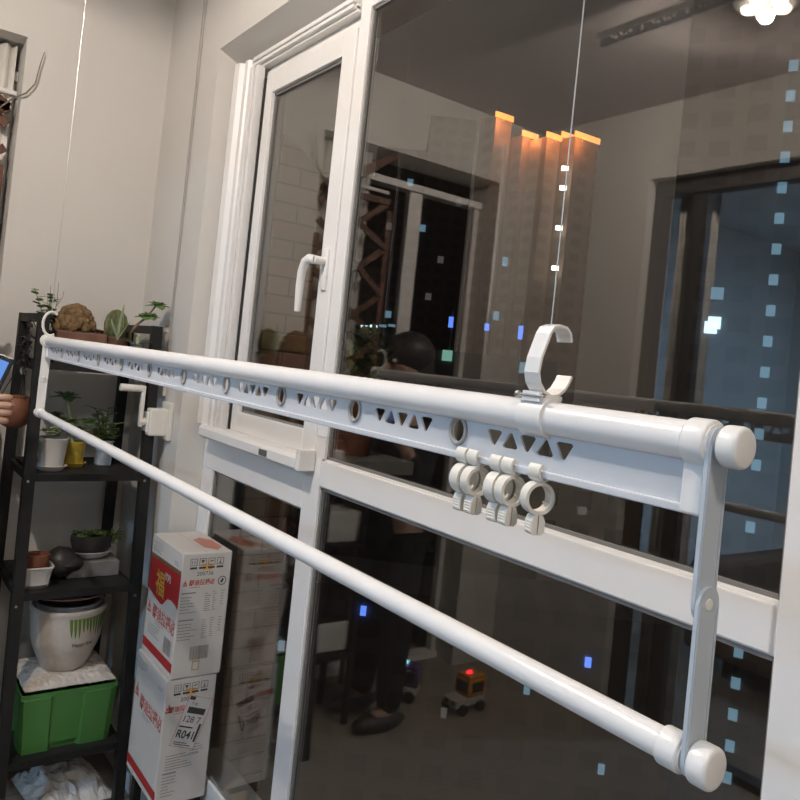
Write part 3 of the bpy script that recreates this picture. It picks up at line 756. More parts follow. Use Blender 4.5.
P_ = thing('barrel_cactus', 'round green barrel cactus in a brown clay bowl behind an aloe leaf', 'potted plant', (-2.62, .735, T0), 'plants on the plant stand')
pot('pot', P_, (-2.62, .735, T0), .046, .03, .10, BROWNPOT); soil(P_, (-2.62, .735, T0+.085), .038)
m = MB(); N = 40; pr = [(.012, -.012), (.026, .0), (.034, .022), (.035, .045), (.029, .070), (.017, .086), (.003, .092)]; rings = []
for r, z in pr: rings.append([m.bm.verts.new((-2.62+r*(1+.10*math.cos(13*2*PI*k/N*1.0))*math.cos(2*PI*k/N), .733+r*(1+.10*math.cos(13*2*PI*k/N))*math.sin(2*PI*k/N), z)) for k in range(N)])
for A, B in zip(rings, rings[1:]):
    for k in range(N): m.bm.faces.new((A[k], A[(k+1) % N], B[(k+1) % N], B[k]))
m.bm.faces.new(rings[-1]); m.build('cactus_body', BARREL, P_, smooth=True)
m = MB()
for a, b, L in ((.1, 1.35, .12), (-.7, .8, .075), (.9, .9, .07)): m.leaf((-2.565, .727, -.008), (.1, math.sin(a)*.5, math.sin(b)), L, .016, .006, .05)
m.build('aloe_leaves', LEAFP, P_)

P_ = thing('tree_succulent', 'branching succulent with fleshy rosettes leaning right at the top corner', 'potted plant', (-2.63, .80, T0), 'plants on the plant stand')
pot('pot', P_, (-2.635, .797, T0), .028, .022, .085, DPOT); soil(P_, (-2.635, .797, T0+.07), .022)
m = MB(); m.tube([(-2.635, .79, T0+.07), (-2.62, .782, .02), (-2.61, .80, .05), (-2.605, .825, .075), (-2.60, .853, .12)], [.006, .005, .005, .004, .003], 8).tube([(-2.605, .82, .07), (-2.60, .845, .075)], .003, 6).build('stem', STEM, P_, smooth=True)
m = MB()
for c, r, n in (((-2.60, .858, .125), .05, 11), ((-2.60, .835, .085), .045, 12), ((-2.60, .815, .08), .035, 9)): rosette(m, c, r, n, -.3, .034, .009)
m.build('foliage', LEAF, P_)
P_ = thing('pale_ground_succulent', 'low pale green leaves in a grey pot at the right end of the top tier', 'potted plant', (-2.61, .79, T0), 'plants on the plant stand')
pot('pot', P_, (-2.582, .797, T0), .022, .02, .085, STONE)
m = MB()
for k in range(9): m.leaf((-2.582, .797, -.02), (rnd.uniform(-.5, .8), rnd.uniform(-1.2, .7), rnd.uniform(.2, .7)), rnd.uniform(.04, .075), .012, .004, .4)
m.build('foliage', LEAFP, P_)

# --- second tier
T1 = TIER[1]
def saucer(par, c, r, mt): MB().lathe([(r*.7, 0), (r*.75, .002), (r, .016), (r-.003, .017), (r*.7, .006), (.001, .005)], c, 32).build('saucer', mt, par, smooth=True)
P_ = thing('potted_succulent', 'white tapered pot on a white saucer with trailing pale succulents', 'potted plant', (-2.60, .573, T1), 'plants on the plant stand')
saucer(P_, (-2.60, .573, T1), .050, CERW); pot('pot', P_, (-2.60, .573, T1+.006), .047, .036, .098, CERW); soil(P_, (-2.60, .573, T1+.086), .040)
m = MB(); rnd = random.Random(4)
for k in range(11):
    a = rnd.uniform(0, 2*PI); r = rnd.uniform(0, .042); rosette(m, (-2.60+r*math.cos(a), .573+r*math.sin(a), T1+.102+rnd.uniform(0, .028)), rnd.uniform(.025, .036), 10, .1, .016, .005)
for k in range(16):
    m.leaf((-2.58, .535-rnd.uniform(0, .02), T1+.10-rnd.uniform(0, .05)), (rnd.uniform(-.3, .8), -1, rnd.uniform(-.9, .3)), .03, .011, .003)
m.build('foliage', LEAFP, P_)
P_ = thing('potted_succulent', 'yellow glazed pot with spiky aeonium stems rising behind the white pot', 'potted plant', (-2.67, .652, T1), 'plants on the plant stand')
saucer(P_, (-2.665, .655, T1), .042, YEL); pot('pot', P_, (-2.665, .655, T1+.005), .036, .030, .080, YEL); soil(P_, (-2.665, .655, T1+.068), .030)
m = MB(); m.tube([(-2.665, .65, T1+.07), (-2.68, .64, T1+.14), (-2.70, .62, T1+.225)], [.008, .007, .005], 8).tube([(-2.68, .645, T1+.11), (-2.69, .59, T1+.165)], [.006, .004], 6).tube([(-2.67, .65, T1+.09), (-2.68, .69, T1+.15)], [.005, .004], 6).build('stem', LEAFP, P_, smooth=True)
m = MB()
for c, r in (((-2.70, .62, T1+.23), .055), ((-2.69, .585, T1+.165), .045), ((-2.68, .695, T1+.15), .04), ((-2.67, .63, T1+.15), .055), ((-2.67, .66, T1+.12), .045)): rosette(m, c, r*1.1, 12, -.2, .034, .009)
m.build('foliage', LEAFD, P_)
P_ = thing('potted_succulent', 'slim blue and white pot with an upright bushy succulent on the right', 'potted plant', (-2.70, .757, T1), 'plants on the plant stand')
pot('pot', P_, (-2.70, .760, T1), .027, .025, .085, BLUEG, sq=5); soil(P_, (-2.70, .760, T1+.073), .02)
m = MB(); lf = MB()
for k in range(6):
    a = k*1.05; tip = Vector((-2.70+.03*math.cos(a), .752+.035*math.sin(a), T1+.15+.05*math.cos(k*1.7)))
    base = Vector((-2.70, .757, T1+.075)); m.tube([base, tip], [.003, .0015], 5)
    for j in range(9):
        b = base.lerp(tip, .25+.09*j); aa = 2.4*j+k; lf.leaf(b, (math.cos(aa), math.sin(aa), .4), .042, .024, .005)
m.build('stem', STEM, P_); lf.build('foliage', LEAF, P_)

# --- third tier
T2 = TIER[2]
P_ = thing('square_planter', 'small white square pot on a grey saucer holding a brown clay pot', 'potted plant', (-2.60, .555, T2), 'plants on the plant stand')
MB().lathe([(.040, 0), (.046, .012), (.043, .012), (.03, .005), (.001, .004)], (-2.56, .555, T2), 28).build('saucer', CLOTHP, P_, smooth=True)
pot('pot', P_, (-2.56, .555, T2+.005), .046, .036, .062, CERW, sq=6)
MB().lathe([(.032, .0), (.038, .055), (.030, .056), (.028, .05), (.001, .05)], (-2.56, .555, T2+.045), 24).build('inner_pot', TERRA, P_, smooth=True)
P_ = tag(MB().ell((-2.62, .64, T2+.052), (.05, .052, .05), jit=.05, u=16, v=12).ell((-2.60, .668, T2+.05), (.03, .045, .026), (0, 0, .4), jit=.06).build('dark_driftwood', DPOT, smooth=True), 'dark rounded piece of driftwood between the square pot and the stone tray', 'driftwood')
P_.location.z -= .0
tag(MB().box((-2.70, .612+.045, T2), (-2.60, .825, T2+.052), .004).build('stone_tray', STONE), 'rough grey stone block carrying the black succulent bowl', 'stone block')
P_ = thing('succulent_bowl', 'black oval bowl of small succulents on a white dish over the stone block', 'potted plant', (-2.65, .74, T2+.052), 'plants on the plant stand')
MB().lathe([(.03, .0), (.052, .010), (.070, .026), (.067, .027), (.04, .010), (.001, .008)], (-2.65, .742, T2+.052), 32, sx=.7).build('white_dish', CERW, P_, smooth=True)
MB().lathe([(.035, .008), (.058, .025), (.068, .06), (.066, .078), (.060, .078), (.058, .068), (.001, .068)], (-2.65, .738, T2+.054), 32, sx=.72).build('bowl', DPOT, P_, smooth=True)
m = MB(); rnd = random.Random(8)
for k in range(13):
    y = .685+.0095*k; rosette(m, (-2.65+rnd.uniform(-.03, .035), y, T2+.127+rnd.uniform(0, .01)), rnd.uniform(.02, .028), 9, .1, .010)
for k in range(14): m.leaf((-2.63, .80+rnd.uniform(0, .02), T2+.12+rnd.uniform(-.02, .02)), (rnd.uniform(-.5, .5), rnd.uniform(-.2, 1), rnd.uniform(-.3, 1)), .03, .009, .003)
m.build('foliage', LEAF, P_)

# --- bottom tier: green tub, newspaper, big ceramic pot
T3 = TIER[3]
TB = thing('green_tub', 'green ribbed plastic tub on the lowest tier', 'tub', (-2.60, .67, T3))
def rr(x0, x1, y0, y1, rib):
    pts = []
    def seg(a, b, n, out):
        for i in range(n):
            t = i/n; s_ = rib*(1 if int(t*3) % 2 == 0 else -1)*.5
            pts.append((a[0]+(b[0]-a[0])*t+out[0]*s_, a[1]+(b[1]-a[1])*t+out[1]*s_))
    seg((x0, y0), (x1, y0), 12, (0, -1)); seg((x1, y0), (x1, y1), 24, (1, 0)); seg((x1, y1), (x0, y1), 12, (0, 1)); seg((x0, y1), (x0, y0), 24, (-1, 0)); return pts
m = MB(); rings = []
for z, d, rib in ((0, 0, .014), (.10, .006, .014), (.165, .010, .012), (.168, .018, 0), (.182, .019, 0), (.182, .014, 0), (.17, .010, 0), (.02, .002, 0)):
    rings.append([m.bm.verts.new((x, y, T3+z)) for x, y in rr(-2.73-d, -2.492+d*.5, .555-d, .805+d, rib)])
for A, B in zip(rings, rings[1:]):
    N = len(A)
    for k in range(N): m.bm.faces.new((A[k], A[(k+1) % N], B[(k+1) % N], B[k]))
m.bm.faces.new(rings[0][::-1]); m.bm.faces.new(rings[-1]); m.build('tub_body', GREENP, TB)
m = MB(); nx, ny = 26, 30; rnd = random.Random(9); g = []
for i in range(nx+1):
    row = []
    for j in range(ny+1):
        u, v = i/nx, j/ny; ed = max(abs(u-.5), abs(v-.5))*2
        row.append(m.bm.verts.new((-2.735+.243*u+rnd.uniform(-.002, .002), .548+.268*v+rnd.uniform(-.002, .002), T3+.188+.022*(1-ed**6)+rnd.uniform(-.003, .003)*(ed < .98))))
    g.append(row)
for i in range(nx):
    for j in range(ny): m.bm.faces.new((g[i][j], g[i+1][j], g[i+1][j+1], g[i][j+1]))
o = m.build('newspaper_cover', PAPER); o.modifiers.new('thick', 'SOLIDIFY').thickness = .004; tag(o, 'crumpled pale newspaper laid over the green tub', 'newspaper')
CP = thing('ceramic_pot', 'large cream ceramic pot painted with hanging green leaves', 'pot', (-2.60, .672, T3+.212))
cz = T3+.213; cc_ = (-2.61, .678, cz)
prof = [(.062, 0), (.070, .006), (.083, .035), (.0965, .068), (.0985, .072), (.1065, .10), (.112, .16), (.1135, .185), (.1175, .192), (.1175, .203), (.111, .204), (.106, .195), (.10, .17), (.002, .165)]
MB().lathe(prof, cc_, 56).build('pot_body', CERP, CP, smooth=True)
MB().lathe([(.085, .15), (.098, .195), (.100, .214), (.094, .215), (.088, .19), (.001, .185)], cc_, 40).build('wrapped_inner_pot', CLOTHP, CP, smooth=True)
m = MB(); rnd = random.Random(12)
def rad(z):
    for (r0, z0), (r1, z1) in zip(prof, prof[1:]):
        if z0 <= z <= z1: return r0+(r1-r0)*(z-z0)/(z1-z0)
    return .11
for k in range(13):
    a = math.radians(-8+k*6.3); L = rnd.uniform(.045, .075); w_ = .045
    vs = []
    for t, s_ in ((0, -1), (.5, -1.0), (.85, -.5), (1, 0), (.85, .5), (.5, 1.0), (0, 1)):
        z = .182-L*t; r = rad(z)+.0008; aa = a+s_*w_*(1-t*.2)+t*.05; vs.append(m.bm.verts.new((cc_[0]+r*math.cos(aa), cc_[1]+r*math.sin(aa), cz+z)))
    m.bm.faces.new(vs)
m.build('painted_leaves', mat('painted_green', (.12, .20, .04), .4), CP)
m = MB(); CV = lambda u, v, t=0: (cc_[0]+(rad(v)+.0009)*math.cos(u/.11), cc_[1]+(rad(v)+.0009)*math.sin(u/.11), cz+v)
text(m, 'Happy time', .018, CV, -.005, .092, .0004, sx=.85); m.build('green_script', mat('green_script_ink', (.10, .14, .08), .5), CP)
PL = MB().lathe([(.05, 0), (.08, .004), (.132, .020), (.130, .023), (.075, .008), (.001, .007)], (-2.63, .678, cz+.2155), 48, sx=.85)
tag(PL.build('pink_plate', PINK, smooth=True), 'shallow pink plate resting on top of the cream ceramic pot', 'plate')

# plastic bag on the floor
m = MB(); rnd = random.Random(21); g = []
for i in range(15):
    row = []
    for j in range(19):
        u, v = i/14, j/18; ed = max(abs(u-.5), abs(v-.5))*2
        row.append(m.bm.verts.new((-2.72+.24*u, .60+.24*v+.03*(u-.5), ZF+.012+(.075*(1-ed**2)+rnd.uniform(-.012, .012))*(ed < .99))))
    g.append(row)
for i in range(14):
    for j in range(18): m.bm.faces.new((g[i][j], g[i+1][j], g[i+1][j+1], g[i][j+1]))
o = m.build('crumpled_bag', mat('white_crumpled_bag', (.55, .53, .50), .4)); o.modifiers.new('thick', 'SOLIDIFY').thickness = .002
tag(o, 'crumpled white plastic bag on the floor under the plant stand', 'bag')

# hanging pot left of the stand
HP = thing('hanging_pot', 'round terracotta pot hanging by black wires from the left of the plant stand', 'hanging pot', (-2.60, .462, -.31))
hc = (-2.60, .452, -.312)
MB().lathe([(.018, 0), (.036, .010), (.050, .038), (.051, .062), (.044, .084), (.036, .094), (.038, .099), (.032, .1), (.030, .088), (.001, .087)], hc, 36).build('pot', TERRA, HP, smooth=True)
m = MB()
for a in (0.4, 2.5, 4.6):
    m.tube([(hc[0]+.044*math.cos(a), hc[1]+.044*math.sin(a), hc[2]+.095), (-2.585, .462, -.09), (-2.575, .47, -.02)], .0013, 6)
m.tube([(-2.575, .47, -.02), (-2.57, .478, -.03), (-2.555, .488, -.022), (-2.545, .492, -.008)], .0022, 6); m.build('wire_hanger', BLACKM, HP)
m = MB(); rnd = random.Random(31)
for k in range(70):
    z = rnd.uniform(-.13, .03); m.leaf((-2.60, .465+rnd.uniform(-.012, .012), z), (rnd.uniform(-1, 1), rnd.uniform(-.7, .7), rnd.uniform(-1, .3)), rnd.uniform(.015, .028), .010, .003)
m.tube([(-2.60, .462, -.21), (-2.60, .468, -.1), (-2.60, .466, .03)], .003, 6); m.build('dark_trailing_leaves', DPOT, HP)

# dried flowers at the left edge
DF = thing('dried_flowers', 'bunch of pale dried flowers at the left edge above the phone', 'dried flowers', (-2.72, .36, -.30))
MB().lathe([(.02, 0), (.025, .10), (.018, .14), (.014, .14), (.014, .13), (.001, .13)], (-2.72, .362, -.30), 20).build('vase', DPOT, DF, smooth=True)
m = MB(); rnd = random.Random(17)
for k in range(60):
    z = rnd.uniform(-.10, .07); m.ell((-2.72+rnd.uniform(-.03, .03), .372+rnd.uniform(-.035, .022), z), (.008, .008, .016), (rnd.uniform(-.5, .5), 0, 0), u=6, v=5, jit=.1)
for k in range(8): m.tube([(-2.72, .362, -.16), (-2.72+rnd.uniform(-.02, .02), .365+rnd.uniform(-.02, .02), .0)], .0015, 5)
m.build('flower_heads', STRAW, DF)
# side stand carrying them and a white planter (mostly beyond the left edge, seen mirrored)
SS = thing('side_stand', 'narrow dark two-tier stand beyond the left edge, seen mirrored in the lower pane', 'stand', (-2.72, .31, ZF))
for x in (-2.82, -2.62):
    for y in (.21, .40): MB().box((x-.011, y-.011, ZF), (x+.011, y+.011, -.32)).build('leg', BLACKM, SS)
for z in (-.30, -1.20, -.75): MB().box((-2.835, .195, z-.02), (-2.605, .415, z)).build('shelf_board', SHELFB, SS)
WPn = thing('white_planter', 'white trough planter standing low on the side stand, mirrored in the lower pane', 'planter', (-2.70, .31, -1.20))
MB().box((-2.80, .215, -1.20), (-2.64, .40, -1.08), .008).build('trough', CERW, WPn)
MB().box((-2.79, .225, -1.082), (-2.65, .39, -1.078)).build('soil', SOIL, WPn)
tag(MB().box((-2.80, .21, -.75), (-2.64, .40, -.62), .01).build('storage_box', CERW), 'white storage box on the middle tier of the side stand', 'box')

# toys on the floor, mirrored in the lower pane
def toy(x, y, a, mt, label, led, lm):
    T_ = thing('toy_truck', label, 'toy', (x, y, ZF))
    def X(m, nm, mt_):
        for v in m.bm.verts:
            p = v.co; v.co = Vector((x+p.x*math.cos(a)-p.y*math.sin(a), y+p.x*math.sin(a)+p.y*math.cos(a), ZF+p.z))
        return m.build(nm, mt_, T_)
    X(MB().box((-.09, -.045, .03), (.09, .045, .065), .006), 'chassis', TOYW)
    X(MB().box((-.09, -.045, .065), (.02, .045, .14), .006).box((-.085, -.04, .14), (.015, .04, .155), .004), 'cab', mt)
    X(MB().box((.02, -.035, .08), (.022, .035, .128)).box((-.07, -.047, .085), (.0, -.0455, .128)).box((-.07, .0455, .085), (.0, .047, .128)), 'cab_windows', GAP)
    X(MB().box((.09, -.03, .04), (.0915, -.008, .058)).box((.09, .008, .04), (.0915, .03, .058)), 'grille', GAP)
    for px_ in (-.055, .055):
        for py_ in (-.05, .05): X(MB().cyl((px_, py_-.01, .024), (px_, py_+.01, .024), .024, 18), 'wheel', TYRE)
    X(MB().box((-.03, -.008, .155), (-.01, .008, .168), .002), 'roof_light', lm)
toy(-2.52, -.36, 1.5, TOYO, 'orange and white toy truck on the floor, mirrored low in the pane', 1, LEDR)
toy(-2.74, -.16, 2.4, TOYB, 'violet toy truck behind the orange one, mirrored low in the pane', 0, LEDB)

# living room furniture seen only in the mirror image
SF = thing('sofa', 'brown sofa in the living room, seen only as a faint mirror image', 'sofa', (-1.2, -2.4, ZF))
MB().box((-2.3, -2.8, ZF+.1), (-.2, -1.9, ZF+.42), .04).build('seat', SOFA, SF)
MB().box((-2.3, -3.05, ZF+.1), (-.2, -2.8, ZF+.85), .05).build('backrest', SOFA, SF)
for x in (-2.45, -.2): MB().box((x, -3.0, ZF+.1), (x+.15, -1.9, ZF+.6), .04).build('armrest', SOFA, SF)
for x in (-2.2, -.3):
    for y in (-2.0, -2.95): MB().box((x-.03, y-.03, ZF), (x+.03, y+.03, ZF+.1)).build('leg', DARKF, SF)
for x, l in ((-1.5, 'beige cushion at the left of the brown sofa'), (-.9, 'beige cushion at the right of the brown sofa')):
    m = MB().ell((0, 0, 0), (.24, .09, .22), u=20, v=14); o = m.build('cushion', CUSH, smooth=True)
    o.location = (x, -2.70, ZF+H+.43); tag(o, l, 'cushion', 'cushions on the sofa')
# curtain of the sliding door
m = MB(); vb = []
for i in range(40):
    x = -2.14+.0045*i; y = -1.09+.03*math.sin(i*1.1); vb.append([m.bm.verts.new((x, y, z)) for z in (.95, .3, -.5, ZF+.02)])
for A, B in zip(vb, vb[1:]):
    for k in range(3): m.bm.faces.new((A[k], A[k+1], B[k+1], B[k]))
o = m.build('living_room_curtain', CURTG, smooth=True); o.modifiers.new('thick', 'SOLIDIFY').thickness = .002
tag(o, 'pale gathered curtain at the living room opening, mirrored at the right', 'curtain')

# ================================================================== PERSON with phone (only the hand is in frame)
def skinmesh(name, chains, m, parent=None, sub=2):
    """chains: list of [(x,y,z,r),...]; the first point of a chain may be an int index (global) to branch from"""
    V = []; E_ = []; Rr = []; roots = []
    for ch in chains:
        prev = None
        for p in ch:
            if isinstance(p, int): prev = p; continue
            V.append((p[0], p[1], p[2])); Rr.append(p[3]); i = len(V)-1
            if prev is not None: E_.append((prev, i))
            else: roots.append(i)
            prev = i
    org = Vector(parent['org']) if parent is not None else Vector((0, 0, 0))
    me = bpy.data.meshes.new(name); me.from_pydata([Vector(v)+Vector((0, 0, H))-org for v in V], E_, [])
    o = bpy.data.objects.new(name, me); COL.objects.link(o); me.materials.append(m)
    o.modifiers.new('skin', 'SKIN').use_smooth_shade = True
    for i, sv in enumerate(me.skin_vertices[0].data):
        r = Rr[i]; sv.radius = r if isinstance(r, tuple) else (r, r); sv.use_root = i in roots
    ss = o.modifiers.new('sub', 'SUBSURF'); ss.levels = sub; ss.render_levels = sub
    if parent is not None: o.parent = parent
    o['org'] = list(org); return o
px, py = -2.62, .055
PE = thing('person', 'person in dark clothes beyond the left edge, one hand holding up a lit phone', 'person', (px, py, ZF))
# right hand at (-2.33,.37,-.23)
hd = Vector((-2.345, .357, -.228))
chains = [
    [(px, py, -.62, .10), (px, py, -.48, .105), (px, py-.01, -.33, .12), (px, py, -.235, .085), (px, py+.01, -.17, .048), (px, py+.015, -.10, .055), (px, py+.03, -.02, .088), (px, py+.02, .06, .082), (px, py+.01, .10, .05)],
    [0, (px+.085, py, -.70, .085), (px+.095, py+.01, -1.08, .055), (px+.10, py, -1.42, .038), (px+.10, py+.10, -1.465, .03)],
    [0, (px-.085, py, -.70, .085), (px-.095, py+.01, -1.08, .055), (px-.10, py, -1.42, .038), (px-.10, py+.10, -1.465, .03)],
    [2, (px+.16, py, -.30, .05), (px+.20, py+.06, -.52, .038), (hd.x+.03, hd.y-.10, -.32, .028), (hd.x+.005, hd.y-.05, -.262, .023), (hd.x, hd.y-.01, -.235, (.016, .034))],
    [2, (px-.16, py, -.30, .05), (px-.20, py+.05, -.52, .038), (px-.14, py+.20, -.42, .028), (px-.09, py+.26, -.36, .024), (px-.07, py+.30, -.34, .020)],
]
for k in range(4):
    z = hd.z+.030-.021*k; L = (.9, 1, .97, .8)[k]; y0 = hd.y-.004
    chains.append([(hd.x+.004, y0-.012, z, .0105), (hd.x+.022, y0+.018*L, z+.002, .0105), (hd.x+.020, y0+.040*L, z+.001, .0098), (hd.x+.004, y0+.046*L, z-.001, .0088), (hd.x-.004, y0+.036*L, z-.002, .0078)])
chains.append([(hd.x, hd.y-.03, hd.z+.02, .012), (hd.x-.008, hd.y-.018, hd.z+.048, .011), (hd.x+.006, hd.y+.004, hd.z+.066, .009)])
skinmesh('body', chains, SKIN, PE)
for s_ in (-1, 1):
    MB().ell((px+s_*.031, py+.108, .02), (.012, .009, .009)).build('eye', TOYW, PE, smooth=True)
MB().ell((px, py+.118, -.012), (.013, .02, .022)).build('nose', SKIN, PE, smooth=True)
MB().ell((px, py+.103, -.052), (.024, .010, .006)).build('mouth', REDF, PE, smooth=True)
m = MB().ell((px, py+.005, .055), (.102, .112, .10), u=24, v=16).ell((px, py-.035, -.02), (.092, .075, .13), u=20, v=14); m.build('hair', HAIR, PE, smooth=True)
cl = [[(px, py, -.64, .13), (px, py, -.48, .128), (px, py-.01, -.32, .14), (px, py, -.245, .10), (px, py+.005, -.205, .06)],
      [0, (px, py, -.76, .135)],
      [2, (px+.165, py, -.30, .062), (px+.20, py+.06, -.525, .052), (hd.x+.035, hd.y-.115, -.33, .040)],
      [2, (px-.165, py, -.30, .062), (px-.20, py+.05, -.525, .052), (px-.14, py+.20, -.42, .038)]]
skinmesh('sweater', cl, DCLOTH, PE)
cl = [[(px, py, -.66, .125)], [0, (px+.087, py, -.76, .10), (px+.097, py+.01, -1.08, .075), (px+.10, py+.01, -1.45, .055)], [0, (px-.087, py, -.76, .10), (px-.097, py+.01, -1.08, .075), (px-.10, py+.01, -1.45, .055)]]
skinmesh('trousers', cl, DCLOTH, PE)
for s_ in (-1, 1): MB().ell((px+s_*.10, py+.05, ZF+.035), (.048, .13, .035), u=18, v=10).build('shoe', DPOT, PE, smooth=True)
# phone
m = MB().box((-.036, -.0045, -.075), (.036, .0045, .075), .004); PHN = thing('smartphone', 'smartphone with a glowing blue screen held up at the left edge', 'phone', (0, 0, -H)); PHN['org'] = [0, 0, H]
a = m.build('phone_body', PHONE, PHN); b_ = MB().box((-.026, -.0052, -.060), (.026, -.0046, .060)).build('phone_screen', SCREEN, PHN)
PHN.location = (-2.345, .338, H-.150); PHN.rotation_euler = (-.10, .30, 1.15)
del PHN['org']

# ================================================================== OUTSIDE
ow = thing('facade_wing', 'beige tiled facade wing of the same building just outside the casement', 'building', (-2.75, 1.65, -3))
MB().prism([(1.26, -3), (1.45, -3), (1.45, .70), (1.29, .82), (1.26, .82)], lambda u, v, t: (t, u, v), -2.95, -2.60).build('tiled_wall', WTILE, ow); MB().box((-3.0, 1.162, -3), (-2.62, 1.26, 2.4)).build('concrete_return', CONC, ow)
bs = thing('outdoor_shrub', 'dim shrub outside behind the lower part of the casement glass', 'shrub', (-2.44, 1.60, -.35))
MB().lathe([(.07, -.35), (.10, -.10), (.09, -.10), (.001, -.12)], (-2.44, 1.60, 0), 20).build('pot', TERRA, bs, smooth=True)
m = MB(); rnd = random.Random(41)
for k in range(240):
    a = rnd.uniform(0, 2*PI); r = rnd.uniform(0, .13); m.leaf((-2.44+r*math.cos(a), 1.60+r*math.sin(a)*.8, rnd.uniform(-.10, .12)), (rnd.uniform(-1, 1), rnd.uniform(-1, 1), rnd.uniform(-.2, 1)), .05, .02, .002)
m.build('foliage', LEAFD, bs)
tag(MB().box((-2.60, 1.40, -.40), (-2.25, 1.76, -.352)).build('outdoor_ledge', CONC), 'concrete ledge outside the casement carrying the shrub', 'ledge')

WB = mat('cool_lit_window', (.1, .2, .3), .4, emit=(.28, .50, .66), estr=.42)
WB2 = mat('bright_cool_window', (.3, .5, .6), .4, emit=(.6, .85, 1), estr=1.6)
WWH = mat('white_stair_light', (.8, .8, .8), .4, emit=(1, .97, .85), estr=5)
WDM = mat('dim_grey_glow', (.2, .2, .2), .4, emit=(.5, .46, .42), estr=.14)
WBL = mat('blue_sign_light', (.05, .1, .5), .4, emit=(.12, .25, .95), estr=1.4)
WGR = mat('greenish_lit_window', (.2, .4, .35), .4, emit=(.35, .75, .62), estr=.5)
WOR = mat('orange_crown_light', (.8, .3, .05), .4, emit=(1, .38, .10), estr=1.6)
WYE = mat('warm_lit_window', (.8, .6, .3), .4, emit=(1, .62, .25), estr=1.8)
RUST = mat('rust_washed_wall', (.55, .26, .14), .9, emit=None)
FA = tower_mat('brown_tower_facade', (.46, .34, .27), (.39, .29, .235), 3.2, 3.0)
FB = tower_mat('dark_tower_facade', (.20, .19, .19), (.17, .162, .162), 3.4, 3.0)
FC = tower_mat('low_block_facade', (.60, .50, .40), (.22, .18, .15), 5.0, 5.0)
def frm(cx, cy):
    """local frame of a distant building: u to the right as seen from here, w away"""
    d = Vector((cx, cy, 0)).normalized(); u = Vector((d.y, -d.x, 0)); return u, d
class Bld:
    def __init__(s, name, label, cx, cy, zb, cat='building', group=None, turn=0):
        s.c = Vector((cx, cy, 0)); s.T = thing(name, label, cat, (0, 0, 0), group); s.T['org'] = [0, 0, H]
        s.T.location = (cx, cy, zb+H); s.zb = zb; s.rot = math.atan2(*reversed(frm(cx, cy)[0].xy))+turn; s.T.rotation_euler = (0, 0, s.rot)
    def part(s, nm, mb, m):       # mb in local coords: x right, y away, z relative to eye height
        for v in mb.bm.verts: v.co.z -= s.zb
        return mb.build(nm, m, s.T)
# orange-crowned tower: five stepped bays
T_ = Bld('residential_tower', 'brown residential tower with glowing orange crowns along its roof', -105.5, 106.5, -70)
def turned(x, y, L, D, z0, z1, a=.72):
    ca, sa = math.cos(a), math.sin(a)
    return MB().prism([(x, y), (x+L*ca, y+L*sa), (x+L*ca-D*sa, y+L*sa+D*ca), (x-D*sa, y+D*ca)], lambda u, v, t: (u, v, t), z0, z1)
bays = [(-9.8, 2, 4.2, 5, 51.8), (-4.2, 3, 3.8, 5, 48.6), (.6, 0, 3.6, 5, 47.6), (3.6, 5, 4.6, 6, 49.4), (6.0, 0, 6.4, 6, 48.0)]
T_.part('tower_core', MB().box((-8, 6, -70), (9, 18, 44)), FA)
for x, y, L, D, zt in bays:
    T_.part('tower_bay', turned(x, y, L, D, -70, zt), FA)
    T_.part('crown_light', turned(x-.05, y-.25, L+.4, .3, zt-.2, zt+.9), WOR)
    light('crown_wash_light', 'POINT', (0, 0, 0), 520, (1, .34, .10), shadow_soft_size=.5)
    lo = bpy.data.objects[-1] if False else [o for o in bpy.data.objects if o.name.startswith('crown_wash_light')][-1]
    lo.parent = T_.T; lo.location = (x+1.5, y-1.6, zt-1.2-T_.zb)
for x in (-7.6, 1.7): T_.part('glowing_pilaster', MB().box((x, 1.6, -70), (x+.5, 3, 46)), WDM)  # pilasters glow faintly to read lighter than the facade, no lamp there
for z in (41.2, 37.4, 29.6, 21.8):
    T_.part('stair_light', MB().box((3.9, -1.2, z-.4), (5.2, -.8, z+.4)), WWH)
for z in (40.6, 36.8, 33, 29.2, 21.4, 12.5): T_.part('window', MB().box((.9, 5.6, z-.2), (1.9, 5.9, z+.2)), WDM)
for x, z, mm in ((-9.5, 40, WDM), (-5.8, 23, WB), (-6.5, 12, WB), (3.3, 8.5, WYE)): T_.part('window', MB().box((x, 1.9 if x > 1 else 3.6, z-.9), (x+1.1, 2.3 if x > 1 else 3.9, z+.9)), mm)
# dim tower to its left
T_ = Bld('residential_tower', 'dim grey tower left of the orange-crowned one, barely lit', -146, 105, -80)
T_.part('tower_wall', MB().box((-24, 4, -80), (-9, 20, 45)).box((-9, 2, -80), (3, 20, 52)).box((3, 0, -80), (14, 20, 60)), FB)
for x, z, mm in ((-1, 44, WB), (-5, 33, WDM), (3, 33, WB), (-12, 24, WDM), (6, 17, WDM), (-3, 12, WB), (8, 26, WDM), (-15, 12, WDM), (11, 40, WDM)):
    y = 4 if x < -9 else (2 if x < 3 else 0); T_.part('window', MB().box((x, y-.3, z-.8), (x+1.4, y+.1, z+.8)), mm)
# right tower with its column of stair windows
T_ = Bld('residential_tower', 'dark tower at the right with one long column of cool lit windows', -39.5, 71.5, -60)
T_.part('tower_wall', MB().box((-9, 1.5, -60), (-2.5, 20, 50)).box((-2.5, 0, -60), (7, 20, 52)), FB)
k = 0; z = 33.0
while z > -46:
    if k not in (14, 16): T_.part('stair_window', MB().box((.58, -.2, z-.52), (1.40, .2, z+.52)), WB)
    z -= 3.0; k += 1
for x, z, mm in ((-4.6, 10.6, WB), (-4.6, 7.6, WB2), (-4.9, 7.1, WB2)): T_.part('window', MB().box((x, 1.2, z-.6), (x+1.2, 1.6, z+.6)), mm)
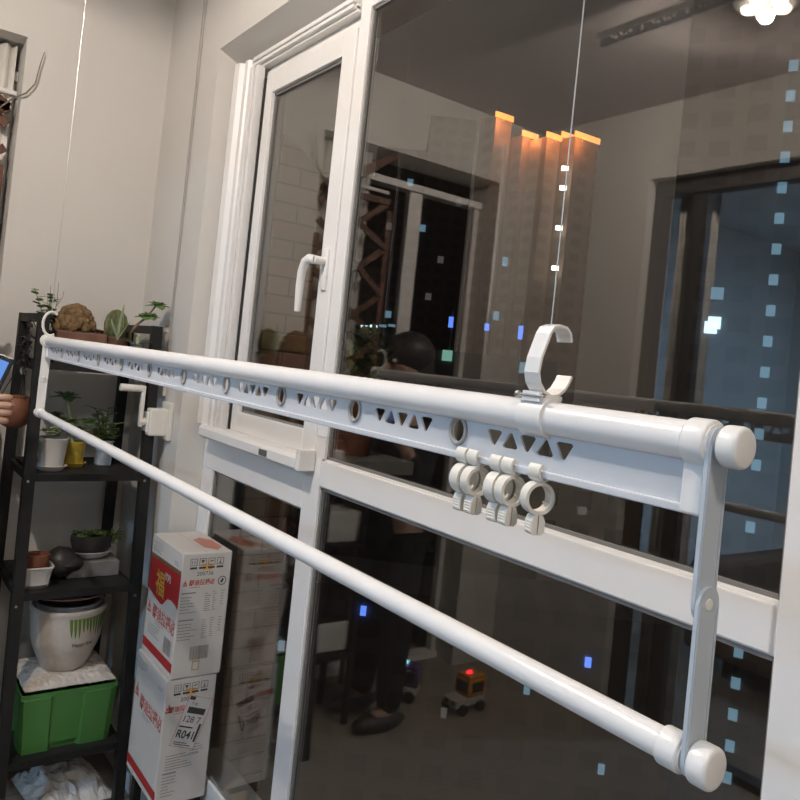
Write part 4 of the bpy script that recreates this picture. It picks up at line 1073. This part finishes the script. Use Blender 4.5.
# low lit block and street-level blocks
T_ = Bld('low_block', 'low pale brown block with rows of small dark windows beyond the cross rail', -78, 91, -70)
T_.part('block_wall', MB().box((-14, 0, -70), (13, 18, -13.5)), FC)
for x, z in ((-8, -18), (2, -19), (7, -24)): T_.part('window', MB().box((x, -.3, z-.6), (x+1.2, .1, z+.6)), WDM)
T_ = Bld('distant_block', 'distant dark block with blue signs and a few cool lit windows', -74, 67, -70)
T_.part('block_wall', MB().box((-16, 0, -70), (10, 14, 2.6)), FB)
T_.part('roof_sign_mast', MB().box((-4.2, 0, 2.6), (-3.9, .3, 8)).box((.6, 0, 2.6), (.9, .3, 8)).box((4.8, 0, 2.6), (5.1, .3, 8)), FB)
for x, z, mm, s_ in ((-4.5, 6.4, WBL, .7), (.2, 6.2, WBL, .45), (4.6, 5.9, WBL, .85)): T_.part('blue_sign', MB().box((x, -.3, z-s_), (x+.6, .0, z+s_)), mm)
for x, z, mm in ((-4.9, 2.0, WGR), (5.2, 1.4, WB), (5.0, -2.5, WB), (4.6, -6, WB), (-11, -4, WB), (-1, -9, WDM)): T_.part('window', MB().box((x, -.3, z-.7), (x+1.3, .1, z+.7)), mm)
T_ = Bld('canopy_block', 'small far roof with a bluish lit canopy left of the blue signs', -118, 81.5, -70)
T_.part('block_wall', MB().box((-6, 0, -70), (5, 8, 6)), FB)
for k in range(4): T_.part('canopy_strip', MB().box((-4+k*1.7, -.8, 6.5+.25*k), (-2.6+k*1.7, 1.2, 6.9+.25*k)), WB2 if k < 2 else WB)
T_ = Bld('street_block', 'dark street block far below with tiny white and blue lights', -52, 44, -70)
T_.part('block_wall', MB().box((-20, 0, -70), (22, 10, -20)), FB)
for x, z, mm in ((-13, -26, WB), (-6, -22, WBL), (2, -30, WDM), (9, -27, WB), (14, -24, WBL), (16, -33, WB)): T_.part('window', MB().box((x, -.3, z-.4), (x+.5, .1, z+.4)), mm)
struct('city_ground', box((-500, 3, -74), (200, 500, -73)), mat('night_ground', (.06, .05, .045), .9))
for o in bpy.data.objects:
    if 'org' in o: del o['org']
